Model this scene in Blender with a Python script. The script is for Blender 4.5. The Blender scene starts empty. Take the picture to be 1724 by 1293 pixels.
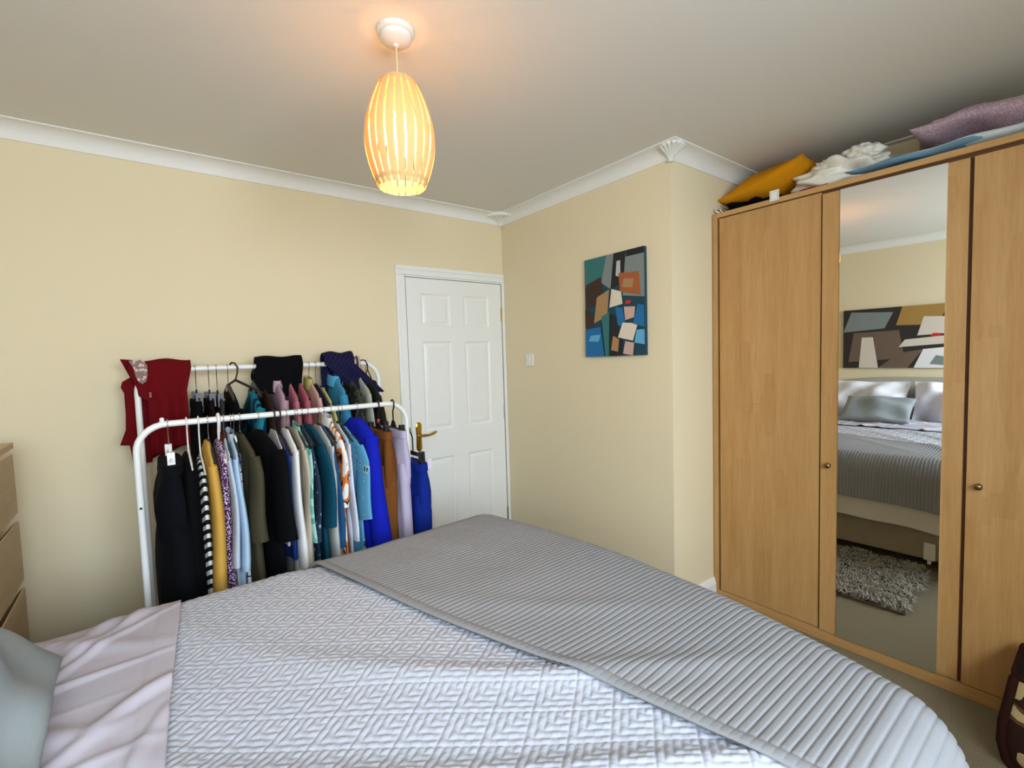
import bpy, bmesh, math, random
import numpy as np
from mathutils import Vector, Matrix

SC = bpy.context.scene
COL = SC.collection
RND = random.Random(7)
PI = math.pi

# ------------------------------------------------------------------ camera
F_PX = 799.55
YAW, PITCH, ROLL = 0.656722, 0.059584, 0.030474
CAM = Vector((-2.178, -2.9, 1.45))
cy, sy, cp, sp = math.cos(YAW), math.sin(YAW), math.cos(PITCH), math.sin(PITCH)
fwd = Vector((sy * cp, cy * cp, -sp)); rgt = Vector((cy, -sy, 0)); dwn = fwd.cross(rgt)
r2 = math.cos(ROLL) * rgt + math.sin(ROLL) * dwn
d2 = -math.sin(ROLL) * rgt + math.cos(ROLL) * dwn
cam_d = bpy.data.cameras.new('camera'); cam = bpy.data.objects.new('camera', cam_d); COL.objects.link(cam)
mw = Matrix.Identity(4)
for i in range(3):
    mw[i][0] = r2[i]; mw[i][1] = -d2[i]; mw[i][2] = -fwd[i]; mw[i][3] = CAM[i]
cam.matrix_world = mw
cam_d.sensor_fit = 'HORIZONTAL'; cam_d.sensor_width = 36.0; cam_d.lens = F_PX / 1724 * 36.0
cam_d.clip_start = 0.02
SC.camera = cam

# ------------------------------------------------------------------ light and exposure
world = bpy.data.worlds.new('sky'); SC.world = world; world.use_nodes = True
bg = world.node_tree.nodes['Background']; bg.inputs[0].default_value = (0.75, 0.86, 1.0, 1); bg.inputs[1].default_value = 1.2

def area_light(name, loc, rot, sx, sy_, power, color):
    d = bpy.data.lights.new(name, 'AREA'); d.shape = 'RECTANGLE'; d.size = sx; d.size_y = sy_
    d.energy = power; d.color = color
    o = bpy.data.objects.new(name, d); o.location = loc; o.rotation_euler = rot; COL.objects.link(o); return o
# daylight coming in through the window in the wall behind the camera
area_light('window_daylight', (-2.02, -4.22, 1.62), (PI / 2 - 0.70, 0, -0.10), 1.9, 1.25, 118, (0.74, 0.87, 1.0))
vs = SC.view_settings
vs.view_transform = 'Standard'; vs.look = 'None'; vs.gamma = 1.0; vs.use_curve_mapping = False
vs.exposure = 0.28

# ------------------------------------------------------------------ helpers: colour and materials
def lin(h):
    if isinstance(h, str):
        h = h.lstrip('#'); c = [int(h[i:i + 2], 16) / 255 for i in (0, 2, 4)]
    else:
        c = list(h)
    return tuple((v / 12.92 if v <= 0.04045 else ((v + 0.055) / 1.055) ** 2.4) for v in c) + (1.0,)

MATS = {}
class NT:
    """small node-tree writer"""
    def __init__(s, name):
        s.m = bpy.data.materials.new(name); s.m.use_nodes = True
        s.t = s.m.node_tree; s.b = s.t.nodes['Principled BSDF']; s.out = s.t.nodes['Material Output']
    def n(s, typ, **kw):
        o = s.t.nodes.new(typ)
        for k, v in kw.items(): setattr(o, k, v)
        return o
    def l(s, a, b): s.t.links.new(a, b)
    def coord(s, scale=(1, 1, 1), rot=(0, 0, 0), kind='Object'):
        tc = s.n('ShaderNodeTexCoord'); mp = s.n('ShaderNodeMapping')
        mp.inputs['Scale'].default_value = scale; mp.inputs['Rotation'].default_value = rot
        s.l(tc.outputs[kind], mp.inputs[0]); return mp.outputs[0]
    def noise(s, vec, scale, detail=3, rough=0.5):
        o = s.n('ShaderNodeTexNoise'); o.inputs['Scale'].default_value = scale
        o.inputs['Detail'].default_value = detail; o.inputs['Roughness'].default_value = rough
        s.l(vec, o.inputs['Vector']); return o.outputs[0]
    def ramp(s, fac, stops, interp='LINEAR'):
        o = s.n('ShaderNodeValToRGB'); cr = o.color_ramp; cr.interpolation = interp
        while len(cr.elements) < len(stops): cr.elements.new(0.5)
        for e, (p, c) in zip(cr.elements, stops): e.position = p; e.color = lin(c)
        s.l(fac, o.inputs[0]); return o.outputs[0]
    def bump(s, h, strength, dist=0.01, prev=None):
        o = s.n('ShaderNodeBump'); o.inputs['Strength'].default_value = strength; o.inputs['Distance'].default_value = dist
        s.l(h, o.inputs['Height'])
        if prev is not None: s.l(prev, o.inputs['Normal'])
        return o.outputs[0]
    def base(s, sock): s.l(sock, s.b.inputs['Base Color'])
    def normal(s, sock): s.l(sock, s.b.inputs['Normal'])

def plain(name, col, rough=0.6, metal=0.0, bump=0.0, bscale=300, spec=0.5, vary=0.0, sheen=0.0, vscale=6):
    if name in MATS: return MATS[name]
    t = NT(name); t.b.inputs['Base Color'].default_value = lin(col)
    t.b.inputs['Roughness'].default_value = rough; t.b.inputs['Metallic'].default_value = metal
    t.b.inputs['Specular IOR Level'].default_value = spec
    if sheen: t.b.inputs['Sheen Weight'].default_value = sheen
    v = t.coord()
    if vary:
        a = [x for x in lin(col)[:3]]
        n = t.noise(v, vscale, 4)
        mx = t.n('ShaderNodeMix', data_type='RGBA')
        mx.inputs['A'].default_value = tuple(x * (1 - vary) for x in a) + (1,)
        mx.inputs['B'].default_value = tuple(min(1, x * (1 + vary)) for x in a) + (1,)
        t.l(n, mx.inputs['Factor']); t.base(mx.outputs['Result'])
    if bump: t.normal(t.bump(t.noise(v, bscale, 2), bump, 0.002))
    MATS[name] = t.m; return t.m

def cloth(name, col, weave=900, rough=0.9, vary=0.12):
    return plain(name, col, rough, 0, 0.35, weave, 0.12, vary, 0.0, 9)

def pattern(name, kind, a, b, c=None, scale=20.0, rough=0.85, rot=(0, 0, 0), stretch=(1, 1, 1)):
    """printed fabric: a = ground colour, b (and c) = print colours"""
    if name in MATS: return MATS[name]
    t = NT(name); t.b.inputs['Roughness'].default_value = rough; t.b.inputs['Specular IOR Level'].default_value = 0.2
    v = t.coord(stretch, rot)
    if kind == 'stripe':
        w = t.n('ShaderNodeTexWave', wave_type='BANDS', bands_direction='Z'); w.inputs['Scale'].default_value = scale
        w.inputs['Distortion'].default_value = 0.6; w.inputs['Detail'].default_value = 0
        t.l(v, w.inputs['Vector']); t.base(t.ramp(w.outputs['Fac'], [(0, a), (0.5, b)], 'CONSTANT'))
    elif kind == 'dots':
        w = t.n('ShaderNodeTexVoronoi'); w.inputs['Scale'].default_value = scale; t.l(v, w.inputs['Vector'])
        t.base(t.ramp(w.outputs['Distance'], [(0, b), (0.42, a)], 'CONSTANT'))
    elif kind == 'check':
        sx = t.n('ShaderNodeSeparateXYZ'); t.l(v, sx.inputs[0]); outs = []
        for ax in (1, 2):
            m1 = t.n('ShaderNodeMath', operation='MULTIPLY'); m1.inputs[1].default_value = scale; t.l(sx.outputs[ax], m1.inputs[0])
            m2 = t.n('ShaderNodeMath', operation='FRACT'); t.l(m1.outputs[0], m2.inputs[0])
            m3 = t.n('ShaderNodeMath', operation='LESS_THAN'); m3.inputs[1].default_value = 0.14; t.l(m2.outputs[0], m3.inputs[0])
            outs.append(m3.outputs[0])
        mm = t.n('ShaderNodeMath', operation='MAXIMUM'); t.l(outs[0], mm.inputs[0]); t.l(outs[1], mm.inputs[1])
        t.base(t.ramp(mm.outputs[0], [(0, a), (0.5, b)], 'CONSTANT'))
    elif kind == 'leaf':
        w = t.n('ShaderNodeTexVoronoi', distance='MANHATTAN'); w.inputs['Scale'].default_value = scale; t.l(v, w.inputs['Vector'])
        r1 = t.ramp(w.outputs['Distance'], [(0, b), (0.30, c or b), (0.42, a)], 'CONSTANT'); t.base(r1)
    elif kind == 'bold':
        n = t.noise(v, scale, 1.5, 0.4)
        t.base(t.ramp(n, [(0, a), (0.46, b), (0.57, c or b), (0.64, a)], 'CONSTANT'))
    elif kind == 'camo':
        n = t.noise(v, scale, 2, 0.5)
        t.base(t.ramp(n, [(0, a), (0.45, b), (0.56, c or b), (0.66, a)], 'CONSTANT'))
    MATS[name] = t.m; return t.m

def wood(name, c1, c2, c3, rough=0.45, axis='Z', grain=1.0):
    if name in MATS: return MATS[name]
    t = NT(name); t.b.inputs['Roughness'].default_value = rough
    st = {'Z': (14, 14, 0.9), 'Y': (14, 0.9, 14), 'X': (0.9, 14, 14)}[axis]
    v = t.coord(st); fine = t.coord(tuple(x * 9 for x in st))
    n1 = t.noise(v, 1.0, 3, 0.55); n2 = t.noise(fine, 1.0, 3, 0.6)
    # staves: blocks of slightly different tone
    v2 = t.coord({'Z': (11, 11, 1.6), 'Y': (11, 1.6, 11), 'X': (1.6, 11, 11)}[axis])
    vo = t.n('ShaderNodeTexVoronoi', distance='CHEBYCHEV'); vo.inputs['Scale'].default_value = 1.0; t.l(v2, vo.inputs['Vector'])
    bw = t.n('ShaderNodeRGBToBW'); t.l(vo.outputs['Color'], bw.inputs[0])
    m1 = t.n('ShaderNodeMath', operation='MULTIPLY_ADD'); m1.inputs[1].default_value = 0.18; t.l(bw.outputs[0], m1.inputs[0])
    m0 = t.n('ShaderNodeMath', operation='MULTIPLY'); m0.inputs[1].default_value = 0.5; t.l(n1, m0.inputs[0]); t.l(m0.outputs[0], m1.inputs[2])
    m2 = t.n('ShaderNodeMath', operation='MULTIPLY_ADD'); m2.inputs[1].default_value = 0.34; t.l(n2, m2.inputs[0]); t.l(m1.outputs[0], m2.inputs[2])
    t.base(t.ramp(m2.outputs[0], [(0.3, c1), (0.56, c2), (0.85, c3)]))
    t.normal(t.bump(n2, 0.05 * grain, 0.002))
    MATS[name] = t.m; return t.m

# ------------------------------------------------------------------ helpers: geometry
class MB:
    def __init__(s): s.v = []; s.f = []; s.mi = []
    def add(s, vs_, fs, mi=0):
        o = len(s.v); s.v.extend([tuple(p) for p in vs_]); s.f.extend([tuple(i + o for i in f) for f in fs]); s.mi.extend([mi] * len(fs)); return s
    def box(s, x0, x1, y0, y1, z0, z1, bev=0.0, seg=2, mi=0):
        x0, x1 = sorted((x0, x1)); y0, y1 = sorted((y0, y1)); z0, z1 = sorted((z0, z1))
        bm = bmesh.new(); bmesh.ops.create_cube(bm, size=1)
        for v in bm.verts:
            v.co = ((x0 + x1) / 2 + v.co.x * (x1 - x0), (y0 + y1) / 2 + v.co.y * (y1 - y0), (z0 + z1) / 2 + v.co.z * (z1 - z0))
        if bev > 0:
            bev = min(bev, 0.49 * min(x1 - x0, y1 - y0, z1 - z0))
            bmesh.ops.bevel(bm, geom=bm.edges[:], offset=bev, segments=seg, profile=0.5, affect='EDGES')
        bm.verts.index_update()
        s.add([v.co[:] for v in bm.verts], [[v.index for v in f.verts] for f in bm.faces], mi); bm.free(); return s
    def loft(s, rings, closed=True, cap0=True, cap1=True, mi=0):
        n = len(rings[0]); vs_ = [p for r in rings for p in r]; fs = []
        for i in range(len(rings) - 1):
            for j in range(n if closed else n - 1):
                k = (j + 1) % n
                fs.append((i * n + j, i * n + k, (i + 1) * n + k, (i + 1) * n + j))
        if cap0: fs.append(tuple(range(n - 1, -1, -1)))
        if cap1: fs.append(tuple((len(rings) - 1) * n + j for j in range(n)))
        return s.add(vs_, fs, mi)
    def tube(s, pts, r, n=8, cap=True, mi=0, flat=1.0):
        pts = [Vector(p) for p in pts]; rr = r if isinstance(r, (list, tuple)) else [r] * len(pts)
        rings = []; up = None
        for i, p in enumerate(pts):
            a = pts[max(0, i - 1)]; b = pts[min(len(pts) - 1, i + 1)]; d = (b - a).normalized()
            if up is None:
                up = Vector((0, 0, 1)) if abs(d.z) < 0.9 else Vector((1, 0, 0))
            sd = d.cross(up)
            if sd.length < 1e-5: sd = d.orthogonal()
            sd.normalize(); up = sd.cross(d).normalized()
            rings.append([(p + (sd * math.cos(2 * PI * k / n) + up * math.sin(2 * PI * k / n) * flat) * rr[i])[:] for k in range(n)])
        return s.loft(rings, True, cap, cap, mi)
    def lathe(s, prof, c, n=24, cap0=True, cap1=True, mi=0):
        rings = [[(c[0] + r * math.cos(2 * PI * k / n), c[1] + r * math.sin(2 * PI * k / n), c[2] + z) for k in range(n)] for r, z in prof]
        return s.loft(rings, True, cap0, cap1, mi)
    def grid(s, X, Y, Z, mi=0, wrap=False):
        nu, nv = X.shape; o = len(s.v)
        s.v.extend(zip(X.ravel().tolist(), Y.ravel().tolist(), Z.ravel().tolist()))
        i, j = np.meshgrid(np.arange(nu - 1), np.arange(nv - 1), indexing='ij')
        a = (i * nv + j + o).ravel()
        q = np.stack([a, a + nv, a + nv + 1, a + 1], 1).tolist()
        s.f.extend(map(tuple, q)); s.mi.extend([mi] * len(q)); return s
    def prism(s, poly, ax, lo, hi, mi=0):
        """extrude a 2D polygon along axis ax (0,1,2)"""
        def p3(p, t):
            return {0: (t, p[0], p[1]), 1: (p[0], t, p[1]), 2: (p[0], p[1], t)}[ax]
        n = len(poly)
        return s.add([p3(p, lo) for p in poly] + [p3(p, hi) for p in poly],
                     [tuple(range(n - 1, -1, -1)), tuple(range(n, 2 * n))] + [(i, (i + 1) % n, n + (i + 1) % n, n + i) for i in range(n)], mi)

ORG = {}
def setprops(o, label=None, cat=None, group=None, kind=None):
    if label: o['label'] = label
    if cat: o['category'] = cat
    if group: o['group'] = group
    if kind: o['kind'] = kind
    return o
def build(name, mb, mats, parent=None, smooth=False, label=None, cat=None, group=None, kind=None, recalc=True, angle=35):
    me = bpy.data.meshes.new(name)
    v = np.array(mb.v, float)
    if parent is None:
        org = Vector(((v[:, 0].min() + v[:, 0].max()) / 2, (v[:, 1].min() + v[:, 1].max()) / 2, v[:, 2].min()))
    else:
        org = ORG[parent.name]
    me.from_pydata((v - np.array(org)).tolist(), [], mb.f)
    if not isinstance(mats, (list, tuple)): mats = [mats]
    for m in mats: me.materials.append(m)
    if len(mats) > 1: me.polygons.foreach_set('material_index', mb.mi)
    if recalc:
        bm = bmesh.new(); bm.from_mesh(me); bmesh.ops.recalc_face_normals(bm, faces=bm.faces[:]); bm.to_mesh(me); bm.free()
    o = bpy.data.objects.new(name, me); COL.objects.link(o)
    if smooth:
        me.polygons.foreach_set('use_smooth', [True] * len(me.polygons))
        if angle and angle < 180: me.set_sharp_from_angle(angle=math.radians(angle))
    if parent is None: o.location = org
    else: o.parent = parent
    ORG[o.name] = org
    return setprops(o, label, cat, group, kind)
def thing(name, loc, label, cat, group=None):
    o = bpy.data.objects.new(name, None); o.empty_display_size = 0.1; COL.objects.link(o)
    o.location = loc; ORG[o.name] = Vector(loc); return setprops(o, label, cat, group)
def solidify(o, t, off=0.0):
    m = o.modifiers.new('thickness', 'SOLIDIFY'); m.thickness = t; m.offset = off; return o
def struct(name, mb, mat, parent=None, **kw):
    return build(name, mb, mat, parent, kind=None if parent else 'structure', **kw)
def sines(X, Y, seed, n=6, k0=3.0, k1=12.0):
    r = np.random.RandomState(seed); out = np.zeros_like(X)
    for _ in range(n):
        k = r.uniform(k0, k1); a = r.uniform(0, 2 * PI); out += np.sin(k * (X * math.cos(a) + Y * math.sin(a)) + r.uniform(0, 6.28)) / n
    return out

# ------------------------------------------------------------------ materials of the room
def wall_mat(name, col):
    t = NT(name); t.b.inputs['Roughness'].default_value = 0.85; t.b.inputs['Specular IOR Level'].default_value = 0.25
    v = t.coord(); n = t.noise(v, 1.3, 3)
    a = lin(col)
    mx = t.n('ShaderNodeMix', data_type='RGBA'); mx.inputs['A'].default_value = tuple(x * 0.965 for x in a[:3]) + (1,); mx.inputs['B'].default_value = a
    t.l(n, mx.inputs['Factor']); t.base(mx.outputs['Result'])
    t.normal(t.bump(t.noise(v, 160, 3), 0.10, 0.002)); return t.m
M_WALL = wall_mat('cream_wall_paint', '#e8d9b6')
M_CEIL = wall_mat('white_ceiling_paint', '#e6e2d8')
M_COVE = plain('white_coving_plaster', '#eceae2', 0.75, bump=0.08, bscale=120)
M_TRIM = plain('white_gloss_paint', '#efeee8', 0.35, bump=0.03, bscale=60)
M_BRASS = plain('polished_brass', '#c9a14a', 0.22, 1.0)
M_STEEL = plain('steel', '#b8b8b8', 0.3, 1.0)
def carpet_mat():
    t = NT('beige_carpet'); t.b.inputs['Roughness'].default_value = 1.0; t.b.inputs['Specular IOR Level'].default_value = 0.1
    v = t.coord(); n = t.noise(v, 220, 4, 0.7)
    t.base(t.ramp(n, [(0.25, '#7d705a'), (0.75, '#ac9f83')]))
    t.normal(t.bump(n, 0.9, 0.01)); return t.m
M_CARPET = carpet_mat()

# ------------------------------------------------------------------ the room
XC, YF, XR, YCH = -3.10, -4.10, 1.00, -1.45      # left wall, window wall, alcove wall, chimney corner
ZC, ZCV, CVO = 2.485, 2.42, 0.085                # ceiling, underside of coving, its projection
T = 0.12
struct('floor', MB().box(XC - T, XR + T, YF - T, T, -0.1, 0), M_CARPET)
struct('ceiling', MB().box(XC - T, XR + T, YF - T, T, ZC, ZC + 0.1), M_CEIL)
# back wall with the doorway
DX0, DX1, DZ = -0.797, -0.027, 1.987             # door leaf opening
wb = MB().box(XC - T, DX0 - 0.025, 0, T, 0, ZC).box(DX0 - 0.025, T, 0, T, DZ + 0.025, ZC).box(DX1 + 0.008, T, 0, T, 0, DZ + 0.03)
struct('wall_back', wb, M_WALL)
struct('wall_chimney', MB().box(0, XR + T, YCH, 0, 0, ZC), M_WALL)
struct('wall_right', MB().box(XR, XR + T, YF - T, YCH, 0, ZC), M_WALL)
struct('wall_left', MB().box(XC - T, XC, YF - T, T, 0, ZC), M_WALL)
WX0, WX1, WZ0, WZ1 = -3.00, -1.04, 0.85, 2.2       # window opening behind the camera
wf = MB().box(XC - T, WX0, YF - T, YF, 0, ZC).box(WX1, XR + T, YF - T, YF, 0, ZC).box(WX0, WX1, YF - T, YF, 0, WZ0).box(WX0, WX1, YF - T, YF, WZ1, ZC)
struct('wall_front', wf, M_WALL)
def glass_mat():
    t = NT('window_glass'); tr = t.n('ShaderNodeBsdfTransparent'); gl = t.n('ShaderNodeBsdfGlossy'); gl.inputs['Roughness'].default_value = 0.02
    fr = t.n('ShaderNodeFresnel'); fr.inputs['IOR'].default_value = 1.3; mx = t.n('ShaderNodeMixShader')
    t.l(fr.outputs[0], mx.inputs[0]); t.l(tr.outputs[0], mx.inputs[1]); t.l(gl.outputs[0], mx.inputs[2]); t.l(mx.outputs[0], t.out.inputs['Surface']); return t.m
M_GLASS = glass_mat()
wn = struct('window_1', MB().box(WX0, WX1, YF - 0.08, YF - 0.02, WZ0, WZ0 + 0.06).box(WX0, WX1, YF - 0.08, YF - 0.02, WZ1 - 0.06, WZ1)
            .box(WX0, WX0 + 0.06, YF - 0.08, YF - 0.02, WZ0, WZ1).box(WX1 - 0.06, WX1, YF - 0.08, YF - 0.02, WZ0, WZ1)
            .box(-2.05, -1.99, YF - 0.08, YF - 0.02, WZ0, WZ1), M_TRIM)
for a, b in ((WX0 + 0.06, -2.05), (-1.99, WX1 - 0.06)):
    build('pane', MB().box(a, b, YF - 0.055, YF - 0.05, WZ0 + 0.06, WZ1 - 0.06), M_GLASS, wn)
build('window_sill', MB().box(WX0 - 0.04, WX1 + 0.04, YF - 0.02, YF + 0.1, WZ0 - 0.03, WZ0, 0.006), M_TRIM, wn)

# coving: a concave run along each wall
def cove_profile():
    pts = [(0.0, ZCV - 0.0), (0.006, ZCV), (0.008, ZCV + 0.006)]
    for k in range(1, 8):
        a = k / 8 * PI / 2
        pts.append((0.008 + (CVO - 0.016) * (1 - math.cos(a)), ZCV + 0.006 + (ZC - ZCV - 0.012) * math.sin(a)))
    pts += [(CVO - 0.004, ZC - 0.006), (CVO, ZC - 0.005), (CVO, ZC), (0, ZC)]
    return pts
def cove_run(name, p0, p1, nrm, e0=0, e1=0):
    """p0->p1 along the wall; nrm points into the room; e = mitre slope at each end (+1 outer corner, -1 inner)"""
    p0 = Vector(p0); p1 = Vector(p1); nrm = Vector(nrm); d = (p1 - p0).normalized(); rings = []
    for p, e, sgn in ((p0, e0, -1), (p1, e1, 1)):
        rings.append([((p + nrm * o + d * sgn * e * o).x, (p + nrm * o + d * sgn * e * o).y, z) for o, z in cove_profile()])
    return struct(name, MB().loft(rings), M_COVE, smooth=True, angle=25)
cove_run('trim_1', (XC, 0), (0, 0), (0, -1), -1, -1)
cove_run('trim_2', (0, 0), (0, YCH), (-1, 0), -1, 1)
cove_run('trim_3', (0, YCH), (XR, YCH), (0, -1), 1, -1)
cove_run('trim_4', (XR, YCH), (XR, YF), (-1, 0), -1, -1)
cove_run('trim_5', (XC, YF), (XC, 0), (1, 0), -1, -1)
cove_run('trim_6', (XR, YF), (XC, YF), (0, 1), -1, -1)
# moulded corner pieces of the coving
def cove_corner(name, c, dirx, diry, inner):
    mb = MB(); cx_, cy_ = c
    n = 7
    for k in range(n):
        t = (k + 0.5) / n
        a = t * PI / 2
        ux, uy = math.cos(a) * dirx, math.sin(a) * diry
        pts = []; rr = []
        for q in range(7):
            u = q / 6
            if inner:   # shell fanning up from the corner point
                o = 0.012 + (CVO * 1.15) * (1 - math.cos(u * PI / 2)); z = ZCV - 0.006 + (ZC - ZCV) * math.sin(u * PI / 2) * 0.97
                pts.append((cx_ + ux * o * 1.25 + 0.012 * dirx, cy_ + uy * o * 1.25 + 0.012 * diry, z)); rr.append(0.006 + 0.014 * u)
            else:       # fluted trumpet spreading outwards to the ceiling
                o = 0.004 + CVO * 1.22 * (u ** 2.0); z = ZCV - 0.006 + (ZC - ZCV + 0.004) * u
                pts.append((cx_ + ux * o, cy_ + uy * o, z)); rr.append(0.006 + 0.011 * u)
        build_pts = (pts, rr)
        mb.tube(pts, rr, 8)
    # small collar at the foot and lip at the top
    o = struct(name, mb, M_COVE, smooth=True, angle=60); return o
cove_corner('trim_7', (0, 0), -1, -1, True)
cc = MB()
for k in range(7):   # outer corner: flutes spread over the three free quarters of the corner
    a = math.radians(178 + k * 94 / 6)
    ux, uy = math.cos(a), math.sin(a)
    pts = []; rr = []
    for q in range(7):
        u = q / 6
        w = 0.007 + (CVO * 0.80) * (u ** 1.8)
        pts.append((ux * w * (1 + 0.25 * abs(math.sin(2 * (a - PI)))), YCH + uy * w * (1 + 0.25 * abs(math.sin(2 * (a - PI)))), ZCV - 0.008 + (ZC - ZCV - 0.004) * u)); rr.append(0.0045 + 0.0075 * u)
    cc.tube(pts, rr, 8)
cc.lathe([(0.006 + CVO * 0.70 * (q / 8) ** 1.8, (ZC - ZCV - 0.002) * q / 8) for q in range(9)], (0, YCH, ZCV), 28)
cc.lathe([(0.014, 0), (0.018, 0.006), (0.014, 0.012)], (-0.006, YCH - 0.006, ZCV - 0.014), 16)
struct('trim_8', cc, M_COVE, smooth=True, angle=60)
# skirting boards
SK = [(0, 0), (0.018, 0), (0.018, 0.085), (0.012, 0.105), (0.006, 0.12), (0, 0.12)]
def skirt(name, p0, p1, nrm):
    p0 = Vector(p0); p1 = Vector(p1); nrm = Vector(nrm)
    struct(name, MB().loft([[((p + nrm * o).x, (p + nrm * o).y, z) for o, z in SK] for p in (p0, p1)]), M_TRIM)
skirt('baseboard_back', (XC, 0), (DX0 - 0.075, 0), (0, -1))
skirt('baseboard_chimney', (0, -0.02), (0, YCH - 0.018), (-1, 0))
skirt('baseboard_alcove', (0, YCH), (XR, YCH), (0, -1))
skirt('baseboard_left', (XC, YF), (XC, 0), (1, 0))
skirt('baseboard_front', (XR, YF), (XC, YF), (0, 1))
skirt('baseboard_right', (XR, YCH), (XR, YF), (-1, 0))

# ------------------------------------------------------------------ door
def panel_moulding(mb, x0, x1, z0, z1, y):
    """raised-and-fielded panel pressed into the leaf: stepped frame proud of / sunk in the face"""
    steps = [(0.0, 0.0), (0.010, 0.007), (0.018, 0.009), (0.040, 0.001), (0.046, 0.001)]
    rings = []
    for ins, dep in steps:
        rings.append([(x0 + ins, y + dep, z0 + ins), (x1 - ins, y + dep, z0 + ins), (x1 - ins, y + dep, z1 - ins), (x0 + ins, y + dep, z1 - ins)])
    mb.loft(rings, True, False, True)
YD = -0.004
door = struct('door_1', MB().box(DX0, DX1 - 0.002, YD + 0.012, YD + 0.044, 0.008, DZ - 0.003), M_TRIM)
PX = [(-0.696, -0.470), (-0.362, -0.144)]
PZ = [(1.665, 1.885), (0.955, 1.563), (0.215, 0.760)]
face = MB()
xs = [DX0, PX[0][0], PX[0][1], PX[1][0], PX[1][1], DX1 - 0.002]
zs = [0.008, PZ[2][0], PZ[2][1], PZ[1][0], PZ[1][1], PZ[0][0], PZ[0][1], DZ - 0.003]
for i in range(5):
    for j in range(7):
        if i in (1, 3) and j in (1, 3, 5): continue
        face.add([(xs[i], YD, zs[j]), (xs[i + 1], YD, zs[j]), (xs[i + 1], YD, zs[j + 1]), (xs[i], YD, zs[j + 1])], [(0, 1, 2, 3)])
# edge of the leaf skin
for (xa, za, xb, zb) in ((xs[0], zs[0], xs[-1], zs[0]), (xs[-1], zs[0], xs[-1], zs[-1]), (xs[-1], zs[-1], xs[0], zs[-1]), (xs[0], zs[-1], xs[0], zs[0])):
    face.add([(xa, YD, za), (xb, YD, zb), (xb, YD + 0.014, zb), (xa, YD + 0.014, za)], [(0, 1, 2, 3)])
build('leaf_face', face, M_TRIM, door, recalc=False)
for a, b in PX:
    for c, d in PZ:
        mb = MB(); panel_moulding(mb, a, b, c, d, YD)
        build('door_panel', mb, M_TRIM, door, smooth=True, angle=20)
# brass lever handle on an ornate back plate
HX, HZ = -0.749, 0.925
pl = [(-0.020, -0.085), (-0.008, -0.098), (0.008, -0.098), (0.020, -0.085), (0.022, -0.06), (0.019, 0.0), (0.022, 0.06), (0.020, 0.085), (0.008, 0.098), (-0.008, 0.098), (-0.020, 0.085), (-0.022, 0.06), (-0.019, 0.0), (-0.022, -0.06)]
mb = MB()
mb.loft([[(HX + x, YD, HZ + z) for x, z in pl], [(HX + x, YD - 0.004, HZ + z) for x, z in pl], [(HX + x * 0.7, YD - 0.008, HZ + z * 0.93) for x, z in pl]])
hd = build('door_handle', mb, M_BRASS, door, smooth=True, angle=30)
mb = MB(); n = 16
mb.loft([[(HX + r * math.cos(2 * PI * k / n), YD - y, HZ + 0.012 + r * math.sin(2 * PI * k / n)) for k in range(n)] for r, y in ((0.016, 0.006), (0.013, 0.014), (0.010, 0.018), (0.010, 0.045))])
mb.tube([(HX, YD - 0.043, HZ + 0.012), (HX + 0.02, YD - 0.047, HZ + 0.012), (HX + 0.05, YD - 0.047, HZ + 0.010), (HX + 0.085, YD - 0.046, HZ + 0.016), (HX + 0.105, YD - 0.046, HZ + 0.026), (HX + 0.112, YD - 0.046, HZ + 0.027)], [0.009, 0.010, 0.008, 0.009, 0.008, 0.005], 10)
build('lever', mb, M_BRASS, hd, smooth=True, angle=50)
for z in (1.76, 1.03, 0.24):
    mb = MB().box(DX1 - 0.006, DX1 + 0.012, YD - 0.003, YD + 0.002, z - 0.05, z + 0.05, 0.001)
    mb.tube([(DX1 + 0.002, YD - 0.004, z - 0.05), (DX1 + 0.002, YD - 0.004, z + 0.05)], 0.006, 8)
    build('hinge', mb, M_STEEL if z != 1.76 else M_BRASS, door, smooth=True)
# architrave round the door
def architrave(mb, x0, x1, z0, z1, horiz):
    w = (z1 - z0) if horiz else (x1 - x0)
    mb.box(x0, x1, -0.014, 0.0, z0, z1, 0.003)
    if horiz: mb.box(x0 + 0.001, x1 - 0.0005, -0.020, -0.001, z1 - w * 0.45, z1 - 0.001, 0.004)
    else: mb.box(x0 + 0.001, x0 + w * 0.45, -0.020, -0.001, z0, z1 - 0.0005, 0.004)
mb = MB(); architrave(mb, DX0 - 0.072, DX0 - 0.012, 0, DZ + 0.0118, False)
tr9 = struct('trim_9', mb, M_TRIM)
mb = MB(); architrave(mb, DX0 - 0.072, -0.001, DZ + 0.012, DZ + 0.072, True); struct('trim_10', mb, M_TRIM)
struct('trim_11', MB().box(DX1 + 0.004, -0.0005, -0.016, 0.0, 0, DZ + 0.014, 0.003), M_TRIM)
# lining of the frame
struct('trim_12', MB().box(DX0 - 0.024, DX0 - 0.004, -0.002, 0.10, 0, DZ + 0.02).box(DX0 - 0.024, DX1 + 0.006, -0.002, 0.10, DZ + 0.002, DZ + 0.022).box(DX0 - 0.01, DX1 + 0.006, 0.05, 0.10, 0, DZ + 0.01), M_TRIM)

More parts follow.
